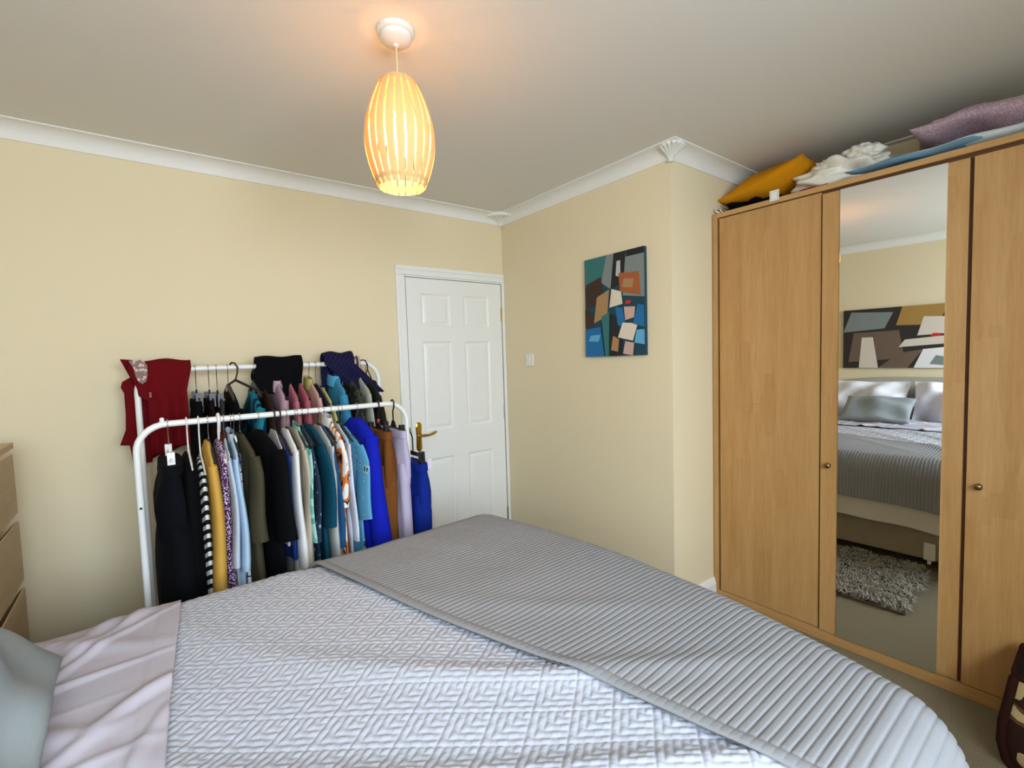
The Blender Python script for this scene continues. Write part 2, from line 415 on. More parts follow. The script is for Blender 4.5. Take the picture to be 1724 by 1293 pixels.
# light switch on the chimney breast
M_PLAST = plain('white_plastic', '#e9e6dc', 0.35)
sw = thing('light_switch', (0, -0.295, 1.37), 'small square white light switch on the cream wall beside the door', 'light switch')
build('plate', MB().box(-0.009, 0, -0.338, -0.252, 1.373, 1.459, 0.004), M_PLAST, sw)
build('rocker', MB().box(-0.014, -0.008, -0.305, -0.285, 1.402, 1.432, 0.002), M_PLAST, sw)
for yy in (-0.325, -0.265):
    mb = MB(); mb.loft([[(-xx, yy + 0.003 * math.cos(2 * PI * k / 10), 1.416 + 0.003 * math.sin(2 * PI * k / 10)) for k in range(10)] for xx in (0.008, 0.0102)]); build('screw', mb, M_STEEL, sw)

# ------------------------------------------------------------------ wardrobe
M_BEECH = wood('beech_veneer', '#aa7b43', '#be925b', '#cda671', 0.42, 'Z')
M_BEECH_H = wood('beech_veneer_across', '#aa7b43', '#be925b', '#cda671', 0.42, 'Y')
M_GROOVE = plain('dark_wood_edge', '#5f3a1c', 0.6)
def mirror_mat():
    t = NT('mirror_glass'); t.b.inputs['Base Color'].default_value = (0.86, 0.88, 0.86, 1); t.b.inputs['Metallic'].default_value = 1.0; t.b.inputs['Roughness'].default_value = 0.0; return t.m
M_MIRROR = mirror_mat()
M_KNOB = plain('aged_brass_knob', '#8d7a55', 0.3, 1.0)
WF, WB = 0.389, 0.975
W0, W1, WT = -1.455, -3.062, 2.204
wd = thing('wardrobe', ((WF + WB) / 2, (W0 + W1) / 2, 0), 'tall beech three-door wardrobe with a mirror in the middle door', 'wardrobe')
for a, b in ((W0, W0 - 0.028), (W1, W1 + 0.028)):
    build('side_panel', MB().box(WF, WB, a, b, 0, WT, 0.0015), M_BEECH, wd)
build('top_panel', MB().box(WF, WB, W0 - 0.0281, W1 + 0.0281, WT - 0.026, WT, 0.0015), M_BEECH_H, wd)
build('plinth', MB().box(WF + 0.002, WF + 0.02, W0 - 0.0281, W1 + 0.0281, 0, 0.052, 0.0015), M_BEECH_H, wd)
build('back_panel', MB().box(WB - 0.008, WB - 0.001, W0 - 0.0281, W1 + 0.0281, 0.0, WT - 0.027), M_GROOVE, wd)
build('inner_frame', MB().box(WF + 0.022, WF + 0.03, W0 - 0.0285, W1 + 0.0285, 0.053, WT - 0.027), M_GROOVE, wd)
DOORS = [(-1.494, -1.998, 2.172), (-2.006, -2.508, 2.160), (-2.520, -3.024, 2.160)]
wdoors = []
def ajar(mb):
    # the middle door stands about a degree open on its knob side
    a = math.radians(1.25); hx, hy = WF + 0.002, -2.508
    mb.v = [(hx + (x - hx) * math.cos(a) - (y - hy) * math.sin(a), hy + (x - hx) * math.sin(a) + (y - hy) * math.cos(a), z) for x, y, z in mb.v]; return mb
for k, (a, b, zt) in enumerate(DOORS):
    mb = MB().box(WF + 0.002, WF + 0.021, a, b, 0.056, zt, 0.0015)
    d_ = build('door', ajar(mb) if k == 1 else mb, M_BEECH, wd); wdoors.append(d_)
mr = build('mirror', ajar(MB().box(WF - 0.003, WF + 0.002, -2.079, -2.445, 0.056, 2.160)), M_MIRROR, wdoors[1], label='tall frameless mirror panel')
def knob(par, y, z):
    mb = MB(); n = 14
    mb.loft([[(WF - x, y + r * math.cos(2 * PI * k / n), z + r * math.sin(2 * PI * k / n)) for k in range(n)] for x, r in ((0.0, 0.010), (0.003, 0.009), (0.005, 0.006), (0.014, 0.006), (0.017, 0.011), (0.022, 0.0135), (0.027, 0.011), (0.029, 0.005))])
    build('knob', ajar(mb) if par is wdoors[1] else mb, M_KNOB, par, smooth=True, angle=60)
knob(wdoors[1], -2.042, 0.882); knob(wdoors[2], -2.558, 0.882);

# ------------------------------------------------------------------ soft shapes
def pillow_mb(center, a, b, t, rot=(0, 0, 0), n=22, wr=0.0, seed=1, pinch=0.07, power=0.45):
    u = np.linspace(-1, 1, n); U, V = np.meshgrid(u, u, indexing='ij')
    Us = np.sin(U * PI / 2); Vs = np.sin(V * PI / 2)
    H = t * np.clip((1 - Us ** 2) * (1 - Vs ** 2), 0, 1) ** power
    X = a * Us * (1 - pinch * (1 - Vs ** 2)); Y = b * Vs * (1 - pinch * (1 - Us ** 2))
    W = wr * sines(X, Y, seed, 7, 9, 34)
    R_ = Matrix.Rotation(rot[2], 3, 'Z') @ Matrix.Rotation(rot[1], 3, 'Y') @ Matrix.Rotation(rot[0], 3, 'X'); R_ = np.array(R_)
    mb = MB()
    for sg in (1, -1):
        P = np.stack([X, Y, sg * H + (W * H / max(t, 1e-6)) + 0.0], -1) @ R_.T + np.array(center)
        mb.grid(P[..., 0], P[..., 1], P[..., 2])
    return mb
def weld(o, d=0.0005):
    bm = bmesh.new(); bm.from_mesh(o.data); bmesh.ops.remove_doubles(bm, verts=bm.verts[:], dist=d); bmesh.ops.recalc_face_normals(bm, faces=bm.faces[:]); bm.to_mesh(o.data); bm.free()
    o.data.polygons.foreach_set('use_smooth', [True] * len(o.data.polygons)); return o
def piping(mb, center, a, b, rot, pinch, r=0.005, n=64):
    R_ = Matrix.Rotation(rot[2], 3, 'Z') @ Matrix.Rotation(rot[1], 3, 'Y') @ Matrix.Rotation(rot[0], 3, 'X'); pts = []
    q = n // 4
    for sd in range(4):
        for i in range(q):
            t_ = -1 + 2 * i / q
            u, v = [(t_, -1), (1, t_), (-t_, 1), (-1, -t_)][sd]
            us, vs_ = math.sin(u * PI / 2), math.sin(v * PI / 2)
            p = R_ @ Vector((a * us * (1 - pinch * (1 - vs_ ** 2)), b * vs_ * (1 - pinch * (1 - us ** 2)), 0)); pts.append(p + Vector(center))
    pts.append(pts[0]); mb.tube(pts, r, 6); return mb

# ------------------------------------------------------------------ things on top of the wardrobe
M_ORANGE = cloth('mustard_cushion_cloth', '#d08a10', 700)
o = thing('cushion', (0.66, -1.72, WT + 0.03), 'mustard yellow cushion lying on top of the wardrobe beside the chimney breast', 'cushion')
cpos = (0.645, -1.695, 2.325); crot = (math.radians(-11), math.radians(3), math.radians(-6))
weld(build('cover', pillow_mb(cpos, 0.215, 0.240, 0.100, crot, 24, 0.04, 3, 0.08, 0.62), M_ORANGE, o))
build('piping', piping(MB(), cpos, 0.215, 0.240, crot, 0.08, 0.004), M_ORANGE, o, smooth=True, angle=80)
M_BLKF = cloth('black_fabric', '#0a0a0c', 900)
def crumple(center, a, b, h, seed, amp=0.25, n=26, m=40, flat=0.35):
    th = np.linspace(0.02, PI - 0.02, n); ph = np.linspace(0, 2 * PI, m, endpoint=False); TH, PH = np.meshgrid(th, ph, indexing='ij')
    r = np.random.RandomState(seed); D = np.ones_like(TH)
    x, y, z = np.sin(TH) * np.cos(PH), np.sin(TH) * np.sin(PH), np.cos(TH)
    for _ in range(9):
        k = r.uniform(1.2, 5.0, 3) * r.choice([-1, 1], 3); D += amp / 3.4 * (0.5 - np.abs(np.sin(k[0] * x + k[1] * y + k[2] * z + r.uniform(0, 6))) ** 1.5)
    rings = []
    zz = z * h * D; zz = np.where(zz < -flat * h, -flat * h + 0.02 * (zz + flat * h), zz)
    for i in range(n): rings.append([(center[0] + a * D[i, j] * x[i, j], center[1] + b * D[i, j] * y[i, j], center[2] + zz[i, j]) for j in range(m)])
    return MB().loft(rings)
build('folded_garment', crumple((0.56, -1.635, WT + 0.018), 0.15, 0.15, 0.035, 11, 0.5, flat=0.5), M_BLKF, None, smooth=True, angle=80,
      label='black crumpled garment under the mustard cushion on the wardrobe', cat='garment')
hg = MB(); hg.tube([(0.42, -1.485, WT + 0.006), (0.405, -1.475, WT + 0.012), (0.40, -1.468, WT + 0.022), (0.41, -1.464, WT + 0.030), (0.44, -1.467, WT + 0.034), (0.50, -1.475, WT + 0.03)], 0.004, 8)
hg.tube([(0.42, -1.50, WT + 0.006), (0.408, -1.494, WT + 0.016), (0.415, -1.49, WT + 0.026), (0.50, -1.49, WT + 0.024)], 0.0035, 8)
build('coat_hanger', hg, M_PLAST, None, smooth=True, angle=80, label='white plastic hanger end poking out at the wardrobe\'s top left corner', cat='hanger')
M_BAG = None
def bag_mat():
    t = NT('white_plastic_bag'); t.b.inputs['Base Color'].default_value = lin('#e4e0d2'); t.b.inputs['Roughness'].default_value = 0.38
    t.b.inputs['Subsurface Weight'].default_value = 0.0
    v = t.coord(); n = t.n('ShaderNodeTexVoronoi', feature='SMOOTH_F1'); n.inputs['Scale'].default_value = 16; t.l(v, n.inputs['Vector'])
    t.normal(t.bump(t.noise(v, 20, 3), 0.5, 0.015)); return t.m
M_BAG = bag_mat()
bg_ = thing('carrier_bag', (0.58, -2.02, WT), 'crumpled white plastic carrier bag on top of the wardrobe beside the mustard cushion', 'bag')
build('bag_body', crumple((0.56, -2.01, WT + 0.065), 0.15, 0.205, 0.082, 23, 0.30, 40, 70, 0.75), M_BAG, bg_, smooth=True, angle=180)
build('bag_knot', crumple((0.52, -2.12, WT + 0.125), 0.07, 0.085, 0.05, 31, 0.40, 28, 40, 0.9), M_BAG, bg_, smooth=True, angle=180)
build('bag_handle', crumple((0.50, -1.99, WT + 0.105), 0.05, 0.06, 0.04, 37, 0.40, 28, 40, 0.9), M_BAG, bg_, smooth=True, angle=180)
build('strap', MB().tube([(0.40, -1.90 - 0.02 * k, WT + 0.004 + 0.002 * math.sin(k)) for k in range(7)], 0.005, 6, flat=0.6), cloth('red_strap', '#a3161c'), None, smooth=True,
      label='short red strap under the white carrier bag on the wardrobe', cat='strap')
M_PACK = pattern('blue_white_packed_cloth', 'camo', '#c9d2d2', '#6f93a8', '#3f6d88', 5.5, 0.45, stretch=(1.0, 0.45, 2))
u = np.linspace(0, 1, 60); v = np.linspace(0, 1, 18); U, V = np.meshgrid(u, v, indexing='ij')
def pack(Z0, sg):
    prof = np.clip(np.sin(PI * np.clip(U, 0, 1)) ** 0.35, 0, 1) * np.clip(np.sin(PI * V), 0, 1) ** 0.5
    Y = -2.085 - 0.80 * U; X = 0.405 + 0.46 * V + 0.01 * np.sin(U * 21)
    Z = WT + 0.036 + sg * (0.034 * prof + (0.010 * sines(X * 3, Y, 5, 6, 14, 40) * prof if sg > 0 else 0))
    return X, Y, Z
mb = MB(); mb.grid(*pack(0, 1)); mb.grid(*pack(0, -1))
weld(build('packed_blanket', mb, M_PACK, None, label='blue and white blanket packed flat in plastic on the wardrobe', cat='blanket'))
M_PINK = pattern('pink_knit', 'dots', '#a78c98', '#bba5ad', None, 130, 0.9)
o = thing('cushion', (0.62, -2.52, WT + 0.075), 'dusty pink knitted cushion with cream top on the packed blanket above the wardrobe', 'cushion')
cpos = (0.63, -2.575, WT + 0.122); crot = (math.radians(1), math.radians(2), math.radians(3))
weld(build('cover', pillow_mb(cpos, 0.215, 0.27, 0.050, crot, 24, 0.05, 8, 0.05, 0.4), M_PINK, o))
weld(build('cream_panel', pillow_mb((0.66, -2.59, WT + 0.155), 0.175, 0.225, 0.030, crot, 20, 0.03, 9, 0.03, 0.4), cloth('cream_knit', '#d8cdb6', 300), o))
build('storage_box', MB().box(0.70, 0.95, -2.15, -2.29, WT + 0.001, WT + 0.19, 0.004), cloth('cream_card', '#cdbf9f', 300), None,
      label='cream cardboard box at the back of the wardrobe top', cat='box')
tg = thing('swing_tag', (WF - 0.003, -1.79, 2.19), 'small white square label hanging over the wardrobe\'s top edge', 'label')
build('card', MB().box(WF - 0.0045, WF - 0.003, -1.766, -1.811, 2.190, 2.242, 0.0004), plain('white_card', '#efece6', 0.6), tg)
ik = plain('grey_print', '#8d8a86', 0.7)
mb = MB()
for a, b, c, d in ((-1.771, -1.806, 2.2335, 2.2345), (-1.771, -1.806, 2.1955, 2.1965), (-1.771, -1.7725, 2.1955, 2.2345), (-1.8045, -1.806, 2.1955, 2.2345)): mb.box(WF - 0.0050, WF - 0.0044, a, b, c, d)
build('printed_border', mb, ik, tg)

# ------------------------------------------------------------------ bed
M_DIVAN = cloth('beige_divan_fabric', '#a89a82', 500)
M_SHEET = cloth('pale_lilac_sheet', '#b8b3be', 900, vary=0.03)
M_SPREAD = cloth('white_matelasse', '#b0b3bd', 900, vary=0.02)
M_THROW = cloth('grey_ribbed_velvet', '#8a8a8c', 700, vary=0.05)
M_HEAD = cloth('grey_headboard_fabric', '#a8a596', 600)
BX0, BX1, BY0, BY1 = -3.0, -0.94, -2.60, -1.10
bed = thing('bed', ((BX0 + BX1) / 2, (BY0 + BY1) / 2, 0), 'double divan bed with grey padded headboard against the left wall', 'bed')
build('divan_base', MB().box(BX0, BX1, BY0, BY1, 0.065, 0.34, 0.02), M_DIVAN, bed, smooth=True)
build('mattress', MB().box(BX0, BX1 + 0.005, BY0, BY1, 0.345, 0.60, 0.05, 4), M_SHEET, bed, smooth=True)
for x in (BX0 + 0.1, BX1 - 0.08):
    for y in (BY0 + 0.08, BY1 - 0.08):
        mb = MB().box(x - 0.012, x + 0.012, y - 0.012, y + 0.012, 0.04, 0.066)
        mb.loft([[(x + 0.024 * math.cos(2 * PI * k / 16), y + d_, 0.0245 + 0.024 * math.sin(2 * PI * k / 16)) for k in range(16)] for d_ in (-0.012, 0.012)])
        build('castor', mb, plain('dark_castor', '#26241f', 0.5), bed, smooth=True)
# arched headboard
pts = []
for k in range(25):
    t_ = -1 + 2 * k / 24
    pts.append((-1.81 + 0.78 * t_, 1.05 + 0.07 * (1 - abs(t_) ** 2.5)))
poly = [(-2.59, 0.2)] + pts + [(-1.03, 0.2)]
mb = MB()
def hb_ring(x, s_):
    cx_, cz_ = -1.81, 0.65
    return [(x, cx_ + (p[0] - cx_) * s_, cz_ + (p[1] - cz_) * s_) for p in poly]
mb.loft([hb_ring(-3.085, 0.985), hb_ring(-3.08, 1.0), hb_ring(-3.03, 1.0), hb_ring(-3.012, 0.985), hb_ring(-3.006, 0.96)])
build('headboard', mb, M_HEAD, bed, smooth=True, angle=40)
# white bracket on the foot corner of the divan
build('corner_bracket', MB().box(BX1 - 0.004, BX1 + 0.018, -2.255, -2.195, 0.07, 0.185, 0.008).box(BX1 + 0.0, BX1 + 0.012, -2.235, -2.215, 0.045, 0.075, 0.003), M_PLAST, bed, label='white plastic bracket')

ZT, RB = 0.69, 0.10
def drape(x, y, off, puff=True):
    """wrap cloth coordinates (x, y) over the bed top and down its sides; off = height above the base surface"""
    yc = (y + 1.88) / 0.86
    xf = -1.02 + 0.115 * np.clip(1 - yc ** 2, 0, 1)
    yi0, yi1 = -2.62, -1.125
    ix = np.minimum(x, xf); iy = np.clip(y, yi0, yi1)
    dx, dy = x - ix, y - iy
    s_ = np.hypot(dx, dy); nx = np.where(s_ > 1e-9, dx / np.maximum(s_, 1e-9), 0); ny = np.where(s_ > 1e-9, dy / np.maximum(s_, 1e-9), 0)
    th = np.minimum(s_ / RB, PI / 2); down = np.maximum(s_ - RB * PI / 2, 0)
    fold = np.minimum(down / 0.25, 1) * 0.012 * np.sin((x * ny - y * nx) * 17)
    rr = RB + off + fold + down * 0.05
    z = ZT + off * np.cos(th) - RB * (1 - np.cos(th)) - down
    if puff:
        z = z + (0.010 * sines(x, y, 41, 5, 2.5, 6.5) + 0.012 * np.clip(1 - yc ** 2, 0, 1)) * np.cos(th)
    return ix + nx * rr * np.sin(th), iy + ny * rr * np.sin(th), z
def pos(v): return np.clip(v, 0, None)
def broad(X, Y):
    """broad creases running across the bed, shared by the covers"""
    w = X * 0.72 + Y * 0.69 + 0.10 * np.sin(Y * 3.1 + 1)
    r1 = np.exp(-((np.mod(w + 0.12, 0.31) - 0.15) / 0.045) ** 2)
    near = np.clip((-1.55 - Y) / 0.8, 0, 1)
    return 0.018 * r1 * (0.35 + 0.65 * near) + 0.011 * sines(X, Y, 77, 5, 6, 14)

# white bedspread with woven diamonds of nested chevrons
x1 = np.concatenate([np.arange(-2.22, -1.20, 0.0024), np.linspace(-1.20, -0.62, 32)])
y1 = np.arange(-2.95, -0.80, 0.0024)
X, Y = np.meshgrid(x1, y1, indexing='ij')
CA, CBb = 0.066, 0.0515                          # half diagonals of a diamond along x and y
A = (X / CA - Y / CBb) / 2; B = (X / CA + Y / CBb) / 2
fa, fb = A - np.floor(A), B - np.floor(B)
mn = np.minimum(fa, fb); ph = mn * 5.0
rib = np.abs(np.sin(PI * ph)) ** 0.8
edge = np.minimum(np.minimum(fa, 1 - fa), np.minimum(fb, 1 - fb))
seam = np.clip(edge / 0.035, 0, 1)
stitch = 0.82 + 0.18 * np.sign(np.sin(2 * PI * np.maximum(fa, fb) * 2.5 + np.floor(ph) * PI))
H = 0.0033 * rib * seam * stitch + broad(X, Y)
mb = MB(); mb.grid(*drape(X, Y, 0.006 + H))
build('bedspread', mb, M_SPREAD, None, smooth=True, angle=180, recalc=False, label='white quilted bedspread with a raised diamond chevron weave on the bed', cat='bedspread')
# plain sheet turned down at the head end
x1 = np.linspace(-2.96, -2.135, 150); y1 = np.linspace(-2.92, -0.82, 260); X, Y = np.meshgrid(x1, y1, indexing='ij')
X = X + (0.008 * np.sin(Y * 4.3) + 0.062 * (Y + 1.02)) * np.clip((X + 2.9) / 0.8, 0, 1)
XE = -2.135 + 0.008 * np.sin(Y * 4.3) + 0.062 * (Y + 1.02)
cr = np.zeros_like(X); r_ = np.random.RandomState(5)
for k in range(34):
    a = r_.uniform(0.55, 1.35); px_, py_ = r_.uniform(-2.9, -2.2), r_.uniform(-2.3, -1.05); L_ = r_.uniform(0.08, 0.28); wd_ = r_.uniform(0.008, 0.022)
    du = (X - px_) * math.cos(a) + (Y - py_) * math.sin(a); dv = -(X - px_) * math.sin(a) + (Y - py_) * math.cos(a)
    dv = dv + 0.25 * du ** 2 / L_
    if k % 4 == 3: dv, du = du * 0.6, dv
    cr += r_.uniform(0.006, 0.018) * np.exp(-(du / L_) ** 2 - (dv / wd_) ** 2)
hem = np.clip((X - XE + 0.055) / 0.006, 0, 1) * 0.0022
mb = MB(); mb.grid(*drape(X, Y, 0.013 + cr + hem + 0.6 * broad(X, Y)))
o = build('folded_sheet', mb, M_SHEET, None, smooth=True, angle=180, recalc=False, label='creased pale lilac sheet turned down at the head of the bed', cat='sheet'); solidify(o, 0.004, 1.0)
# white valance sheet showing below the throw at the foot
x1 = np.linspace(-1.10, -0.475, 40); y1 = np.linspace(-2.88, -0.86, 160); X, Y = np.meshgrid(x1, y1, indexing='ij')
mb = MB(); Xv, Yv, Zv = drape(X, Y, 0.001 + 0.012 * sines(X, Y, 12, 5, 6, 16) * np.clip((X + 0.95) / 0.2, 0, 1), False); mb.grid(Xv, Yv, Zv - 0.012)
build('under_sheet', mb, cloth('cream_under_sheet', '#cfc9bd', 900, vary=0.03), None, smooth=True, angle=180, recalc=False, label='white under sheet hanging at the foot of the bed below the grey throw', cat='sheet')
# grey throw with padded ribs running along the bed
def throw_pts(U, V):
    # U 0..1 from head-side edge to hem at the foot, V 0..1 from near side to far side
    Y = -2.94 + (2.94 - 0.845) * V
    xh = -1.235 - 0.565 * np.clip((Y + 2.94) / 2.08, 0, 1) + 0.012 * np.sin(Y * 5.0)
    xe = -0.60 + 0.0 * Y
    return xh + (xe - xh) * U, Y
u1 = np.concatenate([np.linspace(0, 0.045, 12), np.linspace(0.05, 1, 110)]); v1 = np.linspace(0, 1, 1150)
U, V = np.meshgrid(u1, v1, indexing='ij'); X, Y = throw_pts(U, V)
PITCH_R = 0.0176
xh = throw_pts(np.zeros_like(U), V)[0]
dist = X - xh
ribp = Y / PITCH_R + 0.10 * np.sin(X * 6 + Y * 3)
saw = ribp - np.floor(ribp)
rib = 1 - np.abs(2 * saw ** 0.8 - 1) ** 4
inner = np.clip((dist - 0.030) / 0.006, 0, 1)
hemr = np.sqrt(np.clip(1 - ((dist - 0.016) / 0.016) ** 2, 0, 1)) * (dist < 0.032)
H = 0.0040 * rib * inner + 0.006 * hemr * (0.85 + 0.15 * rib)
inside = np.clip((-1.02 - X) / 0.25, 0, 1) * np.clip((Y + 2.62) / 0.3, 0, 1)
H = H + broad(X, Y) * 0.55 * inside + 0.006 * (1 - inside) + 0.003 * sines(X, Y, 19, 5, 10, 22) * np.clip(dist / 0.2, 0, 1)
lift = 0.024
mb = MB(); mb.grid(*drape(X, Y, lift + H))
o = build('bed_throw', mb, M_THROW, None, smooth=True, angle=180, recalc=False, label='grey ribbed throw spread across the foot of the bed', cat='throw'); solidify(o, 0.016, -1.0)

# pillows and cushion at the head end
M_PIL = cloth('white_pillowcase', '#e4e4ea', 900, vary=0.02)
for (yy, lab) in ((-1.43, 'white pillow against the headboard nearer the chest of drawers'), (-2.15, 'white pillow against the headboard nearer the window')):
    weld(build('pillow', pillow_mb((-2.835, yy, 0.89), 0.215, 0.345, 0.085, (0, math.radians(66), 0), 26, 0.25, int(-yy * 100), 0.05, 0.4), M_PIL, None, label=lab, cat='pillow', group='white pillows'))
M_CUSH = cloth('silver_grey_cushion', '#8f9698', 500)
cu = thing('cushion', (-2.56, -1.52, 0.72), 'silver grey oblong cushion propped before the white pillows', 'cushion')
cpos = (-2.505, -1.60, 0.845); crot = (math.radians(0), math.radians(36), math.radians(2))
weld(build('cover', pillow_mb(cpos, 0.165, 0.265, 0.07, crot, 26, 0.06, 4, 0.04, 0.38), M_CUSH, cu))
build('piping', piping(MB(), cpos, 0.165, 0.265, crot, 0.04, 0.003), M_CUSH, cu, smooth=True, angle=80)

# shaggy rug at the foot of the bed
rug = thing('rug', (-0.5, -1.62, 0), 'grey shaggy rug on the carpet between bed and wardrobe', 'rug')
RX0, RX1, RY0, RY1 = -0.93, -0.19, -2.24, -1.05
build('backing', MB().box(RX0, RX1, RY0, RY1, 0.001, 0.012, 0.003), cloth('rug_backing', '#6f6a62'), rug)
r_ = np.random.RandomState(9); mb = MB(); N = 15000
px_ = r_.uniform(RX0 + 0.005, RX1 - 0.005, N); py_ = r_.uniform(RY0 + 0.005, RY1 - 0.005, N)
cl = sines(px_[None], py_[None], 3, 6, 18, 45)[0] * 2.2
az = cl * PI + r_.normal(0, 0.5, N); ln = r_.uniform(0.025, 0.05, N); hh = r_.uniform(0.014, 0.036, N); w_ = 0.0035
V_ = []; F_ = []
for i in range(N):
    c_, s_ = math.cos(az[i]), math.sin(az[i]); x, y = px_[i], py_[i]; b = len(V_)
    V_ += [(x - s_ * w_, y + c_ * w_, 0.010), (x + s_ * w_, y - c_ * w_, 0.010), (x + c_ * ln[i] * .5 + s_ * w_, y + s_ * ln[i] * .5 - c_ * w_, 0.010 + hh[i]), (x + c_ * ln[i] * .5 - s_ * w_, y + s_ * ln[i] * .5 + c_ * w_, 0.010 + hh[i]), (x + c_ * ln[i], y + s_ * ln[i], 0.010 + hh[i] * 0.75)]
    F_ += [(b, b + 1, b + 2, b + 3), (b + 3, b + 2, b + 4)]
mb.v = V_; mb.f = F_; mb.mi = [0] * len(F_)
build('pile', mb, plain('grey_rug_pile', '#aaa498', 0.9, vary=0.4, vscale=70), rug, kind='stuff', recalc=False)

# ------------------------------------------------------------------ chest of drawers by the left wall
M_OAK = wood('pale_oak_veneer', '#b79569', '#c6a67b', '#d3b78f', 0.5, 'Y')
CX0, CX1, CY0, CY1, CZ = -3.085, -2.60, -0.98, -0.285, 1.175
ch = thing('chest_of_drawers', ((CX0 + CX1) / 2, (CY0 + CY1) / 2, 0), 'pale oak chest of drawers by the left wall behind the bed', 'chest of drawers')
build('top', MB().box(CX0, CX1 + 0.004, CY0, CY1, CZ - 0.022, CZ, 0.0015), M_OAK, ch)
for a in (CY0, CY1 - 0.018): build('side_panel', MB().box(CX0, CX1 - 0.05, a, a + 0.018, 0.0, CZ - 0.0225), M_OAK, ch)
build('back_panel', MB().box(CX0, CX0 + 0.008, CY0 + 0.0185, CY1 - 0.0185, 0.0, CZ - 0.0225), M_OAK, ch)
edges = [1.130, 0.870, 0.605, 0.342, 0.080]
for k in range(4):
    zt, zb = edges[k], edges[k + 1] + 0.028
    # drawer front with a lip: its top edge is bevelled back
    prof = [(CX1 - 0.022, zb), (CX1 - 0.004, zb), (CX1, zb + 0.004), (CX1, zt - 0.002), (CX1 - 0.004, zt), (CX1 - 0.022, zt - 0.018)]
    dr = build('drawer', MB().prism([(p[0], p[1]) for p in prof], 1, CY0 + 0.001, CY1 - 0.001), M_OAK, ch)
    build('drawer_box', MB().box(CX0 + 0.02, CX1 - 0.03, CY0 + 0.03, CY1 - 0.03, zb + 0.02, zt - 0.05), plain('drawer_board', '#cfc6b4', 0.6), dr)
build('plinth', MB().box(CX0 + 0.01, CX1 - 0.05, CY0 + 0.0185, CY1 - 0.0185, 0.0, 0.075), M_OAK, ch)

# ------------------------------------------------------------------ canvases (plain colour-patch stand-ins)
def flat(name, col): return plain('print_' + name, col, 0.7)
def canvas(name, label, c0, ux, uz, nrm, w, h, depth, ground, patches):
    """c0 = lower corner, ux = unit vector along the width, uz = up, nrm = out of the wall"""
    c0, ux, uz, nrm = Vector(c0), Vector(ux), Vector(uz), Vector(nrm)
    def P(a, b, d): return (c0 + ux * a * w + uz * b * h + nrm * d)[:]
    ctr = c0 + ux * w / 2
    t = thing(name, ctr[:], label, 'picture')
    mb = MB().add([P(0, 0, 0.001), P(1, 0, 0.001), P(1, 1, 0.001), P(0, 1, 0.001), P(0, 0, depth), P(1, 0, depth), P(1, 1, depth), P(0, 1, depth)],
                  [(0, 1, 2, 3), (4, 5, 6, 7), (0, 1, 5, 4), (1, 2, 6, 5), (2, 3, 7, 6), (3, 0, 4, 7)])
    cv = build('stretched_canvas', mb, ground, t)
    mats = []; pm = MB()
    for i, (m, poly) in enumerate(patches):
        if m not in mats: mats.append(m)
        pm.add([P(min(max(a, 0), 1), min(max(b, 0), 1), depth + 0.0004 + 0.00025 * i) for a, b in poly], [tuple(range(len(poly)))], mats.index(m))
    build('printed_patches', pm, mats, cv, recalc=False)
    return t
teal, dteal, grey, lgrey, dark = flat('teal', '#2f6f6c'), flat('deep_teal', '#0f3f4c'), flat('grey', '#7d8582'), flat('pale_grey', '#b9beb8'), flat('near_black', '#16181c')
brown, tan, copper, cream, red = flat('brown', '#3a2415'), flat('tan', '#a98257'), flat('copper', '#a4592f'), flat('cream', '#e0d2bd'), flat('red', '#c81f22')
blue, lblue, rose = flat('blue', '#17699e'), flat('light_blue', '#5fa9cf'), flat('rose', '#c9a79a')
canvas('wall_picture', 'upright canvas of teal, brown and blue colour patches on the chimney breast', (0, -0.862, 1.428), (0, -0.99996, 0.009), (0.0, 0.0, 1.0), (-1, 0, 0), 0.437, 0.585, 0.022, dteal, [
    (teal, [(0, .72), (0, 1), (.44, 1), (.30, .74)]), (grey, [(.30, .74), (.40, 1), (.52, 1), (.46, .66)]), (dark, [(.46, .66), (.52, 1), (.72, 1), (.66, .70)]),
    (lgrey, [(.55, .78), (.57, .92), (.63, .92), (.63, .76)]), (grey, [(.66, .58), (.72, 1), (1, .96), (1, .54)]), (dark, [(.72, .94), (.72, 1), (1, 1), (1, .94)]),
    (brown, [(.04, .50), (.02, .74), (.30, .80), (.34, .56)]), (tan, [(.16, .34), (.22, .60), (.44, .66), (.40, .40)]), (brown, [(0, .30), (0, .50), (.14, .44), (.16, .32)]),
    (copper, [(.62, .62), (.60, .80), (.92, .78), (.94, .56)]), (tan, [(.66, .66), (.68, .74), (.84, .72), (.82, .64)]), (cream, [(.44, .48), (.48, .66), (.64, .62), (.66, .50)]),
    (red, [(.70, .50), (.72, .53), (.80, .52), (.78, .49)]), (rose, [(.70, .34), (.68, .47), (.86, .46), (.84, .36)]),
    (blue, [(0, 0), (0, .28), (.28, .30), (.34, 0)]), (lblue, [(.06, .16), (.10, .22), (.28, .22), (.24, .15)]),
    (teal, [(.30, .40), (.44, .44), (.42, 0), (.36, 0)]), (dark, [(.42, 0), (.46, .42), (.66, .34), (.64, 0)]),
    (blue, [(.54, .48), (.66, .46), (.72, .26), (.58, .30)]), (cream, [(.58, .18), (.66, .32), (.90, .30), (.82, .14)]),
    (blue, [(.82, .30), (.90, .48), (1, .46), (1, .26)]), (lblue, [(.84, .12), (.88, .24), (1, .24), (1, .10)]),
    (tan, [(.46, .06), (.50, .20), (.60, .16), (.58, .04)]), (rose, [(.66, .02), (.70, .14), (.84, .12), (.82, 0)])])
sep1, sep2, sep3 = flat('dark_sepia', '#2a221d'), flat('sepia', '#6b5747'), flat('pale_sepia', '#d7cbbb')
gold = flat('gold', '#a57f3b'); white = flat('white', '#e6e4e2')
